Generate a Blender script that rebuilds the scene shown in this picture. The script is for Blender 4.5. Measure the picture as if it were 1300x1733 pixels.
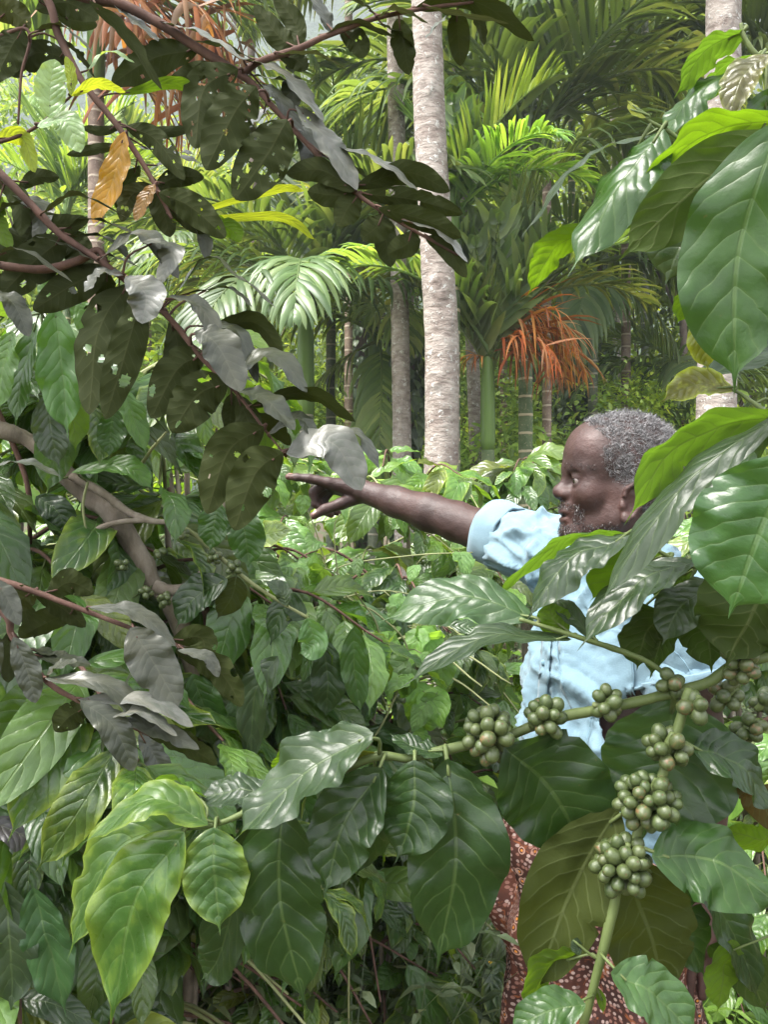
import bpy, math, random
import numpy as np
from mathutils import Vector, Matrix, Euler
from mathutils.bvhtree import BVHTree

# ------------------------------------------------------------------ camera, sky, sun, exposure
S = bpy.context.scene
for _o in list(bpy.data.objects): bpy.data.objects.remove(_o)
F = 1400.0; CH = 1.55; CU = 650.0; CV = 866.5
cam_d = bpy.data.cameras.new('camera'); cam = bpy.data.objects.new('camera', cam_d)
S.collection.objects.link(cam)
cam.location = (0, 0, CH); cam.rotation_euler = (math.radians(90), 0, 0)
cam_d.sensor_fit = 'VERTICAL'; cam_d.sensor_height = 36; cam_d.lens = 36 * F / 1733.0
cam_d.clip_start = 0.02; cam_d.clip_end = 2000
S.camera = cam
SUN_EL, SUN_AZ = 62.0, -115.0            # azimuth measured from +Y (the view direction), clockwise
W = bpy.data.worlds.new('World'); S.world = W; W.use_nodes = True
nt = W.node_tree; nt.nodes.clear()
sky = nt.nodes.new('ShaderNodeTexSky'); sky.sky_type = 'NISHITA'; sky.sun_disc = False
sky.sun_elevation = math.radians(SUN_EL); sky.sun_rotation = math.radians(SUN_AZ)
sky.air_density = 1.0; sky.dust_density = 3.0; sky.ozone_density = 1.0
hs = nt.nodes.new('ShaderNodeHueSaturation'); hs.inputs['Saturation'].default_value = 0.14
bg = nt.nodes.new('ShaderNodeBackground'); bg.inputs['Strength'].default_value = 0.15
wo = nt.nodes.new('ShaderNodeOutputWorld')
nt.links.new(sky.outputs[0], hs.inputs['Color']); nt.links.new(hs.outputs[0], bg.inputs['Color']); nt.links.new(bg.outputs[0], wo.inputs[0])
sd = bpy.data.lights.new('sun', 'SUN'); sd.energy = 3.2; sd.angle = math.radians(24); sd.color = (1.0, 0.96, 0.9)
sun = bpy.data.objects.new('sun', sd); S.collection.objects.link(sun)
_az, _el = math.radians(SUN_AZ), math.radians(SUN_EL)
sdir = Vector((math.sin(_az) * math.cos(_el), math.cos(_az) * math.cos(_el), math.sin(_el)))
sun.rotation_euler = (-sdir).to_track_quat('-Z', 'Y').to_euler(); sun.location = (0, 0, 30)
S.view_settings.view_transform = 'Standard'; S.view_settings.look = 'None'
S.view_settings.gamma = 1.0; S.view_settings.use_curve_mapping = False
S.view_settings.exposure = 2.28
S.render.engine = 'CYCLES'
cy = S.cycles
cy.use_denoising = True; cy.max_bounces = 8; cy.diffuse_bounces = 4; cy.glossy_bounces = 2
cy.transmission_bounces = 4; cy.transparent_max_bounces = 6; cy.volume_bounces = 0
cy.caustics_reflective = False; cy.caustics_refractive = False

# ------------------------------------------------------------------ helpers
COL = S.collection
def P(u, v, d): return np.array(((u - CU) / F * d, d, CH - (v - CV) / F * d))
def unit(a): a = np.asarray(a, float); return a / (np.linalg.norm(a) + 1e-12)

def thing(name, label, cat, loc=(0, 0, 0), group=None):
    o = bpy.data.objects.new(name, None); COL.objects.link(o)
    o.location = tuple(float(c) for c in loc); o.empty_display_size = 0.1
    o['label'] = label; o['category'] = cat
    if group: o['group'] = group
    return o
def tag(o, label=None, cat=None, group=None, kind=None):
    if label: o['label'] = label
    if cat: o['category'] = cat
    if group: o['group'] = group
    if kind: o['kind'] = kind
    return o
def worldloc(o):
    v = Vector(o.location)
    return v if o.parent is None else v + worldloc(o.parent) if o.parent.type == 'EMPTY' else v
def part(name, mesh, parent=None, matrix=None, color=None, mat=None):
    """link mesh data as an object; geometry (or matrix) is in world space, parents are unrotated"""
    o = bpy.data.objects.new(name, mesh); COL.objects.link(o)
    if mat is not None and len(mesh.materials) == 0: mesh.materials.append(mat)
    if parent is not None:
        o.parent = parent
        pw = Vector((0, 0, 0)); q = parent
        M = q.matrix_basis.copy()
        while q.parent is not None:
            M = q.parent.matrix_basis @ q.matrix_parent_inverse @ M; q = q.parent
        o.matrix_parent_inverse = M.inverted()
    if matrix is not None: o.matrix_basis = matrix
    if color is not None: o.color = color
    return o
def mesh_of(name, V, Fc, uv=None, smooth=True, mat=None):
    """V (n,3); Fc a list of faces or an int array (m,3|4); uv per vertex (n,2)"""
    me = bpy.data.meshes.new(name)
    V = np.asarray(V, np.float32)
    if isinstance(Fc, np.ndarray):
        m, k = Fc.shape
        me.vertices.add(len(V)); me.vertices.foreach_set('co', V.ravel())
        me.loops.add(m * k); me.loops.foreach_set('vertex_index', Fc.astype(np.int32).ravel())
        me.polygons.add(m); me.polygons.foreach_set('loop_start', np.arange(0, m * k, k, dtype=np.int32))
        me.update(calc_edges=True)
        li = Fc.ravel()
    else:
        me.from_pydata(V.tolist(), [], Fc)
        li = np.zeros(len(me.loops), np.int32); me.loops.foreach_get('vertex_index', li)
    if uv is not None:
        l = me.uv_layers.new(name='UVMap'); l.data.foreach_set('uv', np.asarray(uv, np.float32)[li].ravel())
    me.polygons.foreach_set('use_smooth', np.full(len(me.polygons), smooth))
    if mat is not None: me.materials.append(mat)
    me.update()
    return me

# vectorised value noise
def _h(i, j, k, s):
    n = (i * 374761393 + j * 668265263 + k * 1274126177 + s * 1442695041) & 0x7fffffff
    n = ((n ^ (n >> 13)) * 1274126177) & 0x7fffffff
    return ((n ^ (n >> 16)) & 0xffff) / 32767.5 - 1.0
def vnoise(p, s=0):
    p = np.asarray(p, np.float64); i = np.floor(p).astype(np.int64); f = p - i; f = f * f * (3 - 2 * f)
    x, y, z = i[..., 0], i[..., 1], i[..., 2]; fx, fy, fz = f[..., 0], f[..., 1], f[..., 2]
    def L(a, b, t): return a + (b - a) * t
    return L(L(L(_h(x, y, z, s), _h(x + 1, y, z, s), fx), L(_h(x, y + 1, z, s), _h(x + 1, y + 1, z, s), fx), fy),
             L(L(_h(x, y, z + 1, s), _h(x + 1, y, z + 1, s), fx), L(_h(x, y + 1, z + 1, s), _h(x + 1, y + 1, z + 1, s), fx), fy), fz)
def fbm(p, s=0, o=4):
    p = np.asarray(p, float); r = 0; a = 0.5
    for q in range(o): r = r + a * vnoise(p * 2 ** q, s + q); a *= 0.5
    return r

def catmull(pts, n):
    pts = np.asarray(pts, float); m = len(pts)
    if m == 2: t = np.linspace(0, 1, n)[:, None]; return pts[0] * (1 - t) + pts[1] * t
    Q = np.vstack([2 * pts[0] - pts[1], pts, 2 * pts[-1] - pts[-2]])
    t = np.linspace(0, m - 1, n); i = np.minimum(t.astype(int), m - 2); f = (t - i)[:, None]
    a, b, c, d = Q[i], Q[i + 1], Q[i + 2], Q[i + 3]
    return 0.5 * (2 * b + (c - a) * f + (2 * a - 5 * b + 4 * c - d) * f ** 2 + (3 * b - a - 3 * c + d) * f ** 3)

def tube_geo(path, rad, sides=8, bump=0.0, seed=0, cap=True):
    path = np.asarray(path, float); n = len(path); rad = np.broadcast_to(np.asarray(rad, float), (n,))
    T = np.gradient(path, axis=0); T /= np.linalg.norm(T, axis=1)[:, None] + 1e-12
    up = np.array((0.31, 0.22, 0.92)); A = np.cross(T, up); A /= np.linalg.norm(A, axis=1)[:, None] + 1e-9
    B = np.cross(T, A); th = np.linspace(0, 2 * math.pi, sides, endpoint=False)
    ring = np.cos(th)[None, :, None] * A[:, None] + np.sin(th)[None, :, None] * B[:, None]
    r = rad[:, None, None] * np.ones((1, sides, 1))
    V = path[:, None] + ring * r
    if bump: V = V + ring * (fbm(V * (0.35 / max(rad.mean(), 1e-4)), seed)[..., None] * bump * r)
    V = V.reshape(-1, 3)
    i = np.arange(n - 1)[:, None] * sides; j = np.arange(sides)[None]; jn = (j + 1) % sides
    Fc = np.stack([i + j, i + sides + j, i + sides + jn, i + jn], -1).reshape(-1, 4)
    if cap:
        V = np.vstack([V, path[:1] - T[:1] * rad[0] * 0.3, path[-1:] + T[-1:] * rad[-1] * 0.5]); a, b = n * sides, n * sides + 1
        j = np.arange(sides); jn = (j + 1) % sides
        c0 = np.stack([np.full(sides, a), j, jn, np.full(sides, a)], -1)
        f = [list(q) for q in Fc] + [[a, int(x), int(y)] for x, y in zip(j, jn)] + [[b, int((n - 1) * sides + y), int((n - 1) * sides + x)] for x, y in zip(j, jn)]
        return V, f
    return V, [list(map(int, q)) for q in Fc]
def tube(name, pts, rad, parent=None, mat=None, sides=8, n=None, bump=0.0, seed=0):
    pts = np.asarray(pts, float); n = n or max(2, len(pts) * 5)
    path = catmull(pts, n)
    r = np.interp(np.linspace(0, 1, n), np.linspace(0, 1, len(np.atleast_1d(rad))), np.atleast_1d(rad)) if np.ndim(rad) else rad
    V, f = tube_geo(path, r, sides, bump, seed)
    return part(name, mesh_of(name, V, f, mat=mat), parent)
class Acc:
    """collect several shapes into ONE mesh"""
    def __init__(s): s.V = []; s.F = []; s.U = []; s.n = 0
    def add(s, V, Fc, uv=None):
        V = np.asarray(V, float); s.V.append(V)
        s.F += [[int(i) + s.n for i in f] for f in Fc]; s.n += len(V)
        s.U.append(np.zeros((len(V), 2)) if uv is None else uv)
    def mesh(s, name, mat=None, smooth=True): return mesh_of(name, np.vstack(s.V), s.F, np.vstack(s.U), smooth, mat)

# ------------------------------------------------------------------ materials
class NB:
    def __init__(s, name):
        s.m = bpy.data.materials.new(name); s.m.use_nodes = True; s.t = s.m.node_tree; s.t.nodes.clear()
        s.out = s.n('ShaderNodeOutputMaterial')
    def n(s, typ, **kw):
        x = s.t.nodes.new(typ)
        for k, v in kw.items(): setattr(x, k, v)
        return x
    def l(s, a, b): s.t.links.new(a, b)
    def val(s, sock, v):
        if hasattr(v, 'is_output') or isinstance(v, bpy.types.NodeSocket): s.l(v, sock)
        else: sock.default_value = v
    def math(s, op, a, b=None, c=None, clamp=False):
        x = s.n('ShaderNodeMath', operation=op); x.use_clamp = clamp
        for i, q in enumerate((a, b, c)):
            if q is not None: s.val(x.inputs[i], q)
        return x.outputs[0]
    def mix(s, f, a, b, blend='MIX'):
        x = s.n('ShaderNodeMix', data_type='RGBA', blend_type=blend)
        s.val(x.inputs[0], f)
        for i, q in ((6, a), (7, b)):
            s.val(x.inputs[i], (*q, 1) if isinstance(q, tuple) and len(q) == 3 else q)
        return x.outputs[2]
    def noise(s, vec, scale, detail=3, rough=0.55, dist=0.0):
        x = s.n('ShaderNodeTexNoise'); x.inputs['Scale'].default_value = scale; x.inputs['Detail'].default_value = detail
        x.inputs['Roughness'].default_value = rough; x.inputs['Distortion'].default_value = dist
        if vec is not None: s.l(vec, x.inputs['Vector'])
        return x
    def ramp(s, fac, stops, interp='LINEAR'):
        x = s.n('ShaderNodeValToRGB'); cr = x.color_ramp; cr.interpolation = interp
        while len(cr.elements) > 1: cr.elements.remove(cr.elements[-1])
        cr.elements[0].position = stops[0][0]; cr.elements[0].color = (*stops[0][1], 1)
        for p_, c in stops[1:]:
            e = cr.elements.new(p_); e.color = (*c, 1)
        s.l(fac, x.inputs[0]); return x.outputs[0]
    def smooth(s, x, a, b):
        m = s.n('ShaderNodeMapRange', interpolation_type='SMOOTHSTEP'); s.val(m.inputs[0], x)
        m.inputs[1].default_value = a; m.inputs[2].default_value = b; return m.outputs[0]
    def bump(s, h, strength=0.5, dist=0.01, nrm=None):
        b = s.n('ShaderNodeBump'); s.val(b.inputs['Strength'], strength); b.inputs['Distance'].default_value = dist
        s.l(h, b.inputs['Height'])
        if nrm is not None: s.l(nrm, b.inputs['Normal'])
        return b.outputs[0]
    def pbr(s, col, rough=0.5, spec=0.5, nrm=None, **kw):
        b = s.n('ShaderNodeBsdfPrincipled'); s.val(b.inputs['Base Color'], (*col, 1) if isinstance(col, tuple) and len(col) == 3 else col)
        s.val(b.inputs['Roughness'], rough); s.val(b.inputs['Specular IOR Level'], spec)
        if nrm is not None: s.l(nrm, b.inputs['Normal'])
        for k, v in kw.items(): s.val(b.inputs[k.replace('_', ' ')], v)
        return b.outputs[0]
    def done(s, sh): s.l(sh, s.out.inputs['Surface']); return s.m

def leaf_material(name, nv=9, vk=2.4, rough=0.36, spec=0.5, trans=0.3, under=(0.05, 0.065, 0.016), under_mix=0.6, vein=(0.14, 0.2, 0.06),
                  vein_amt=0.45, bump=0.32, spots=0.55, spot_col=(0.16, 0.10, 0.03), under_vein=(0.10, 0.12, 0.045), trans_col=None, sheen=0.0):
    """a leaf: u 0..1 across, v 0..1 along; the object's colour is the blade's colour, its alpha how sound it is"""
    b = NB(name)
    tc = b.n('ShaderNodeTexCoord'); sp = b.n('ShaderNodeSeparateXYZ'); b.l(tc.outputs['UV'], sp.inputs[0])
    oi = b.n('ShaderNodeObjectInfo'); ge = b.n('ShaderNodeNewGeometry')
    a = b.math('ABSOLUTE', b.math('MULTIPLY_ADD', sp.outputs[0], 2.0, -1.0)); v = sp.outputs[1]
    off = b.math('MULTIPLY', oi.outputs['Random'], 37.0)
    cb = b.n('ShaderNodeCombineXYZ'); b.l(b.math('ADD', b.math('MULTIPLY', sp.outputs[0], 0.45), off), cb.inputs[0]); b.l(b.math('ADD', v, off), cb.inputs[1]); b.l(off, cb.inputs[2])
    vec = cb.outputs[0]
    wob = b.noise(vec, 5.0, 2)
    ph = b.math('SUBTRACT', b.math('MULTIPLY', v, float(nv)), b.math('MULTIPLY', b.math('POWER', a, 1.25), b.math('MULTIPLY', b.math('POWER', b.math('MULTIPLY', b.math('MULTIPLY', v, b.math('SUBTRACT', 1.0, v)), 4.0, clamp=True), 0.75), vk)))
    ph = b.math('ADD', ph, b.math('MULTIPLY', wob.outputs[0], 0.9))
    fr = b.math('FRACT', b.math('ADD', ph, 20.0))
    dv = b.math('MINIMUM', fr, b.math('SUBTRACT', 1.0, fr))
    vm = b.math('MULTIPLY', b.math('SUBTRACT', 1.0, b.smooth(dv, 0.02, 0.09)), b.math('SUBTRACT', 1.0, b.smooth(a, 0.7, 0.98)))
    mid = b.math('SUBTRACT', 1.0, b.smooth(a, 0.02, 0.055))
    vm = b.math('MAXIMUM', b.math('MULTIPLY', vm, 0.7), mid)
    quilt = b.math('MULTIPLY', b.math('POWER', b.math('SINE', b.math('MULTIPLY', fr, math.pi)), 0.7), b.math('SUBTRACT', 1.0, b.math('MULTIPLY', a, 0.35)))
    n1 = b.noise(vec, 9.0, 4); n2 = b.noise(vec, 40.0, 3); n3 = b.noise(vec, 2.6, 2)
    fine = b.noise(vec, 90.0, 2)
    # colour
    base = oi.outputs['Color']
    dark = b.mix(1.0, base, (0.62, 0.68, 0.6), 'MULTIPLY')
    col = b.mix(b.smooth(n1.outputs[0], 0.32, 0.7), dark, base)
    light = b.mix(1.0, base, (1.35, 1.28, 1.1), 'MULTIPLY')
    col = b.mix(b.math('MULTIPLY', b.smooth(n3.outputs[0], 0.45, 0.7), 0.6), col, light)
    # chlorosis: alpha under 1 yellows margin and mottles
    sick = b.math('SUBTRACT', 1.0, oi.outputs['Alpha'])
    cf = b.math('MULTIPLY', sick, b.math('ADD', b.math('MULTIPLY', b.math('POWER', a, 5.0), 1.0), b.math('MULTIPLY', b.smooth(n1.outputs[0], 0.5, 0.72), 0.45)), clamp=True)
    cf = b.math('MULTIPLY', cf, b.math('SUBTRACT', 1.0, b.math('MULTIPLY', vm, 0.7)))
    col = b.mix(cf, col, (0.34, 0.42, 0.045))
    vcol = b.mix(0.5, b.mix(1.0, base, (1.9, 1.6, 1.6), 'MULTIPLY'), vein)
    col = b.mix(b.math('MULTIPLY', vm, vein_amt), col, vcol)
    # small blemishes with a shape of their own
    sm = b.math('MULTIPLY', b.smooth(n2.outputs[0], 0.70, 0.76), b.smooth(n3.outputs[0], 0.42, 0.6))
    col = b.mix(b.math('MULTIPLY', sm, spots), col, spot_col)
    # underside: paler and dull with raised veins
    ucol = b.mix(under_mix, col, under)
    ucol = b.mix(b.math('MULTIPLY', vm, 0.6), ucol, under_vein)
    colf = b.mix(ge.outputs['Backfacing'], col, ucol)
    sgn = b.math('MULTIPLY_ADD', ge.outputs['Backfacing'], -1.4, 1.0)
    h = b.math('ADD', b.math('MULTIPLY', quilt, 1.0), b.math('ADD', b.math('ADD', b.math('MULTIPLY', n1.outputs[0], 1.1), b.math('MULTIPLY', fine.outputs[0], 0.10)), b.math('MULTIPLY', mid, -0.5)))
    bm = b.bump(h, bump, 0.0022)
    r = b.math('ADD', b.math('MULTIPLY', ge.outputs['Backfacing'], 0.3), b.math('MULTIPLY_ADD', n1.outputs[0], 0.16, rough - 0.08))
    r = b.math('ADD', r, b.math('MULTIPLY', oi.outputs['Random'], 0.08))
    sh = b.pbr(colf, r, b.math('MULTIPLY', b.math('SUBTRACT', 1.0, b.math('MULTIPLY', ge.outputs['Backfacing'], 0.75)), spec), bm)
    tr = b.n('ShaderNodeBsdfTranslucent'); b.l(bm, tr.inputs['Normal'])
    tcl = b.mix(1.0, b.mix(b.math('MULTIPLY', cf, 0.6), base, (0.34, 0.42, 0.045)), trans_col or (3.6, 3.1, 0.9), 'MULTIPLY')
    tcl = b.mix(b.math('MULTIPLY', vm, 0.4), tcl, dark)
    tcl = b.mix(b.math('MULTIPLY', sm, spots), tcl, spot_col)
    b.l(tcl, tr.inputs['Color'])
    mx = b.n('ShaderNodeMixShader'); mx.inputs[0].default_value = trans
    b.l(sh, mx.inputs[1]); b.l(tr.outputs[0], mx.inputs[2])
    return b.done(mx.outputs[0])

def cloud_material(name, stops, rough=0.45, trans=0.3, spec=0.4, tmul=(2.6, 2.3, 0.8), use_obj=False):
    """many small leaves of one plant: colour by leaf"""
    b = NB(name); ge = b.n('ShaderNodeNewGeometry'); oi = b.n('ShaderNodeObjectInfo')
    col = b.ramp(ge.outputs['Random Per Island'], stops)
    if use_obj: col = b.mix(1.0, col, oi.outputs['Color'], 'MULTIPLY')
    tc = b.n('ShaderNodeTexCoord'); no = b.noise(tc.outputs['Object'], 3.0, 3)
    col = b.mix(b.smooth(no.outputs[0], 0.35, 0.65), b.mix(1.0, col, (0.7, 0.74, 0.7), 'MULTIPLY'), col)
    uc = b.mix(ge.outputs['Backfacing'], col, b.mix(0.35, col, (0.12, 0.14, 0.06)))
    sh = b.pbr(uc, rough, spec); tr = b.n('ShaderNodeBsdfTranslucent'); b.l(b.mix(1.0, col, tmul, 'MULTIPLY'), tr.inputs['Color'])
    mx = b.n('ShaderNodeMixShader'); mx.inputs[0].default_value = trans
    b.l(sh, mx.inputs[1]); b.l(tr.outputs[0], mx.inputs[2]); return b.done(mx.outputs[0])

def bark_material(name, stops, scale=30.0, rough=0.85, bump=0.6, dist=0.004, stretch=(1, 1, 0.35), detail=5, lichen=None, lscale=14.0, lth=(0.55, 0.62)):
    b = NB(name); tc = b.n('ShaderNodeTexCoord'); mp = b.n('ShaderNodeMapping'); mp.inputs['Scale'].default_value = stretch
    b.l(tc.outputs['Object'], mp.inputs[0])
    n1 = b.noise(mp.outputs[0], scale, detail, 0.65); n2 = b.noise(mp.outputs[0], scale * 0.2, 3)
    f = b.math('ADD', b.math('MULTIPLY', n1.outputs[0], 0.65), b.math('MULTIPLY', n2.outputs[0], 0.35))
    col = b.ramp(f, stops)
    h = n1.outputs[0]
    if lichen:
        vo = b.n('ShaderNodeTexVoronoi'); vo.inputs['Scale'].default_value = lscale
        nn = b.noise(tc.outputs['Object'], lscale * 0.8, 4, 0.7)
        ad = b.n('ShaderNodeVectorMath', operation='MULTIPLY_ADD'); b.l(nn.outputs[1], ad.inputs[0]); ad.inputs[1].default_value = (0.12, 0.12, 0.12); b.l(tc.outputs['Object'], ad.inputs[2])
        b.l(ad.outputs[0], vo.inputs['Vector'])
        m = b.math('MULTIPLY', b.math('SUBTRACT', 1.0, b.smooth(vo.outputs['Distance'], 0.3, 0.52)), b.smooth(nn.outputs[0], *lth))
        col = b.mix(m, col, lichen); h = b.math('ADD', h, b.math('MULTIPLY', m, 0.25))
    return b.done(b.pbr(col, rough, 0.25, b.bump(h, bump, dist)))

M = {}
M['coffee'] = leaf_material('coffee_leaf', nv=9, vk=2.3, rough=0.29, spec=0.42, trans=0.30)
M['coffee_far'] = leaf_material('coffee_leaf_small', nv=8, vk=2.1, rough=0.27, spec=0.62, trans=0.32, bump=0.6)
M['grey'] = leaf_material('dull_leaf', nv=11, vk=2.0, rough=0.34, spec=0.55, trans=0.14, under=(0.026, 0.034, 0.008), under_mix=0.85, vein=(0.13, 0.14, 0.09),
                          vein_amt=0.25, bump=0.12, spots=0.6, spot_col=(0.17, 0.12, 0.02), under_vein=(0.05, 0.056, 0.02), trans_col=(0.9, 0.95, 0.25))  # greyness of the tops is sky sheen put into the object colour
M['creeper'] = leaf_material('creeper_leaf', nv=5, vk=2.5, rough=0.45, spec=0.4, trans=0.38, bump=0.5, spots=0.1)
M['bark_twig'] = bark_material('twig_bark', [(0.3, (0.035, 0.02, 0.016)), (0.55, (0.10, 0.055, 0.042)), (0.75, (0.19, 0.13, 0.10))], 60, bump=0.5, dist=0.002)
M['bark_coffee'] = bark_material('coffee_bark', [(0.3, (0.06, 0.05, 0.04)), (0.5, (0.17, 0.14, 0.11)), (0.75, (0.34, 0.30, 0.26))], 40, bump=0.9, dist=0.004)
M['green_stem'] = bark_material('green_stem', [(0.3, (0.05, 0.075, 0.02)), (0.6, (0.11, 0.14, 0.05)), (0.8, (0.17, 0.17, 0.09))], 50, rough=0.5, bump=0.2, dist=0.001)
M['pale_stem'] = bark_material('pale_stem', [(0.3, (0.12, 0.14, 0.06)), (0.7, (0.26, 0.27, 0.13))], 50, rough=0.6, bump=0.2, dist=0.001)
M['silver_bark'] = bark_material('silver_bark', [(0.30, (0.07, 0.052, 0.045)), (0.43, (0.19, 0.155, 0.135)), (0.6, (0.33, 0.295, 0.265)), (0.8, (0.44, 0.41, 0.38))], 13, rough=0.9, bump=1.0,
                                 dist=0.014, stretch=(1, 1, 2.6), lichen=(0.50, 0.485, 0.455), lscale=30, lth=(0.50, 0.60))
M['dark_bark'] = bark_material('dark_bark', [(0.3, (0.05, 0.035, 0.03)), (0.55, (0.13, 0.10, 0.085)), (0.8, (0.25, 0.2, 0.17))], 16, bump=1.0, dist=0.012)
# ------------------------------------------------------------------ ground and the hill behind
def ground_material():
    b = NB('forest_floor'); tc = b.n('ShaderNodeTexCoord')
    n1 = b.noise(tc.outputs['Object'], 1.3, 5); n2 = b.noise(tc.outputs['Object'], 28.0, 5, 0.7)
    vo = b.n('ShaderNodeTexVoronoi'); vo.inputs['Scale'].default_value = 22.0; b.l(tc.outputs['Object'], vo.inputs['Vector'])
    lit = b.ramp(vo.outputs['Color'], [(0.2, (0.05, 0.033, 0.02)), (0.5, (0.13, 0.085, 0.045)), (0.8, (0.22, 0.16, 0.085))])
    c = b.mix(b.smooth(n2.outputs[0], 0.4, 0.6), (0.045, 0.03, 0.02), lit)
    c = b.mix(b.smooth(n1.outputs[0], 0.42, 0.6), c, (0.05, 0.075, 0.02))
    return b.done(b.pbr(c, 0.95, 0.15, b.bump(n2.outputs[0], 0.8, 0.03)))
M['ground'] = ground_material()
n_ = 130
gx = np.sign(np.linspace(-1, 1, n_)) * np.abs(np.linspace(-1, 1, n_)) ** 2.6 * 420; gy = np.linspace(0, 1, n_) ** 2.6 * 440 - 8
X_, Y_ = np.meshgrid(gx, gy)
Z_ = fbm(np.stack([X_ * .5, Y_ * .5, 0 * X_], -1), 2) * 0.10 + fbm(np.stack([X_ * .02, Y_ * .02, 0 * X_], -1), 5) * 6 * np.clip((np.hypot(X_, Y_) - 12) / 60, 0, 1) - 0.05
i_ = np.arange(n_ - 1)[:, None] * n_; j_ = np.arange(n_ - 1)[None]
Fg = np.stack([i_ + j_, i_ + j_ + 1, i_ + n_ + j_ + 1, i_ + n_ + j_], -1).reshape(-1, 4)
ground = part('ground', mesh_of('ground', np.stack([X_, Y_, Z_], -1).reshape(-1, 3), Fg, mat=M['ground'])); tag(ground, kind='structure')
M['hill'] = bark_material('far_forest', [(0.3, (0.012, 0.025, 0.012)), (0.55, (0.035, 0.06, 0.025)), (0.8, (0.09, 0.115, 0.05))], 0.22, rough=0.95, bump=0.9, dist=3.0, stretch=(1, 1, 1))
hx = np.linspace(-260, 260, 150); hy = np.linspace(75, 330, 90)
X_, Y_ = np.meshgrid(hx, hy); s_ = np.clip((Y_ - 75) / 200, 0, 1)
Z_ = s_ ** 0.95 * (225 + 25 * vnoise(np.stack([X_ * .012, Y_ * 0.004, 0 * X_], -1), 8)) - 6 + (np.abs(fbm(np.stack([X_ * .16, Y_ * .16, 0 * X_], -1), 9)) * 9 + fbm(np.stack([X_ * .03, Y_ * .03, 0 * X_], -1), 11) * 16) * np.clip(s_ * 6, 0, 1)
n1_, n2_ = X_.shape; i_ = np.arange(n1_ - 1)[:, None] * n2_; j_ = np.arange(n2_ - 1)[None]
Fg = np.stack([i_ + j_, i_ + j_ + 1, i_ + n2_ + j_ + 1, i_ + n2_ + j_], -1).reshape(-1, 4)
hill = part('hill', mesh_of('hill', np.stack([X_, Y_, Z_], -1).reshape(-1, 3), Fg, mat=M['hill'])); tag(hill, kind='structure')
# ------------------------------------------------------------------ areca palms
def frond_geo(L=1.7, elev=60, droop=80, n=34, ll=0.55, lw=0.045, hang=0.5, vee=0.35, seed=0, ragged=0.0, mess=0.0):
    rg = np.random.default_rng(seed); A = Acc()
    m = 24; t = np.linspace(0, 1, m); an = np.radians(elev - droop * t ** 1.3)
    st = L / (m - 1); y = np.concatenate([[0], np.cumsum(np.cos(an[:-1]) * st)]); z = np.concatenate([[0], np.cumsum(np.sin(an[:-1]) * st)])
    C = np.stack([0.04 * L * np.sin(t * 2 + seed), y, z], -1)
    V, f = tube_geo(C, np.interp(t, [0, .15, 1], [0.022, 0.013, 0.003]) * L / 1.7, 6)
    A.add(V, f)
    for sgn in (-1, 1):
        for k in range(n):
            q = 0.13 + 0.86 * (k + rg.uniform(-.25, .25)) / n
            if rg.random() < ragged: continue
            x = q * (m - 1); i = min(int(x), m - 2); p = C[i] + (C[i + 1] - C[i]) * (x - i); T = unit(C[i + 1] - C[i])
            Sd = np.array((sgn, 0, 0.0)); Nn = unit(np.cross(T, Sd) * sgn)
            if Nn[2] < 0: Nn = -Nn
            ang = math.radians(62 - 38 * q + rg.normal() * 5)
            dr = unit(Sd * math.sin(ang) + T * math.cos(ang) + Nn * (vee + rg.normal() * .08) + rg.normal(size=3) * mess)
            l = ll * (math.sin(math.pi * min(1, 0.18 + 0.86 * q)) ** 0.55) * rg.uniform(.85, 1.1); w = lw * rg.uniform(.7, 1.15) * (1 if q < .9 else 1.3)
            ns_ = 5; pts = [p]; cur = dr.copy(); h = hang * rg.uniform(.6 - mess, 1.4 + mess)
            for s in range(ns_):
                cur = unit(cur + np.array((0, 0, -1.0)) * h * (s + .5) / ns_ * .55); pts.append(pts[-1] + cur * l / ns_)
            pts = np.array(pts); ww = np.array((.35, .9, 1, .85, .55, .06)) * w * .5
            D = np.gradient(pts, axis=0); D /= np.linalg.norm(D, axis=1)[:, None] + 1e-9
            sd = np.cross(D, Nn + 0.3 * T); sd /= np.linalg.norm(sd, axis=1)[:, None] + 1e-9; up = np.cross(sd, D)
            Vv = np.stack([pts - sd * ww[:, None], pts + up * ww[:, None] * .45, pts + sd * ww[:, None]], 1).reshape(-1, 3)
            ff = []
            for s in range(ns_):
                a = s * 3; ff += [[a, a + 1, a + 4, a + 3], [a + 1, a + 2, a + 5, a + 4]]
            A.add(Vv, ff)
    return A
def palm_leaf_material(name, stops, trans=0.3, rough=0.4):
    return cloud_material(name, stops, rough, trans, 0.45, (2.4, 2.1, 0.7), use_obj=True)
M['frond'] = palm_leaf_material('palm_frond', [(0, (0.06, 0.105, 0.038)), (.5, (0.115, 0.18, 0.068)), (1, (0.22, 0.275, 0.13))], .4)
M['dead_frond'] = palm_leaf_material('dead_palm_frond', [(0, (0.16, 0.05, 0.025)), (.4, (0.40, 0.12, 0.03)), (.7, (0.50, 0.22, 0.07)), (1, (0.36, 0.24, 0.17))], .25, .65)
M['fruit_stalk'] = bark_material('fruit_stalk', [(0.3, (0.05, 0.03, 0.02)), (0.7, (0.16, 0.1, 0.06))], 30)
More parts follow.
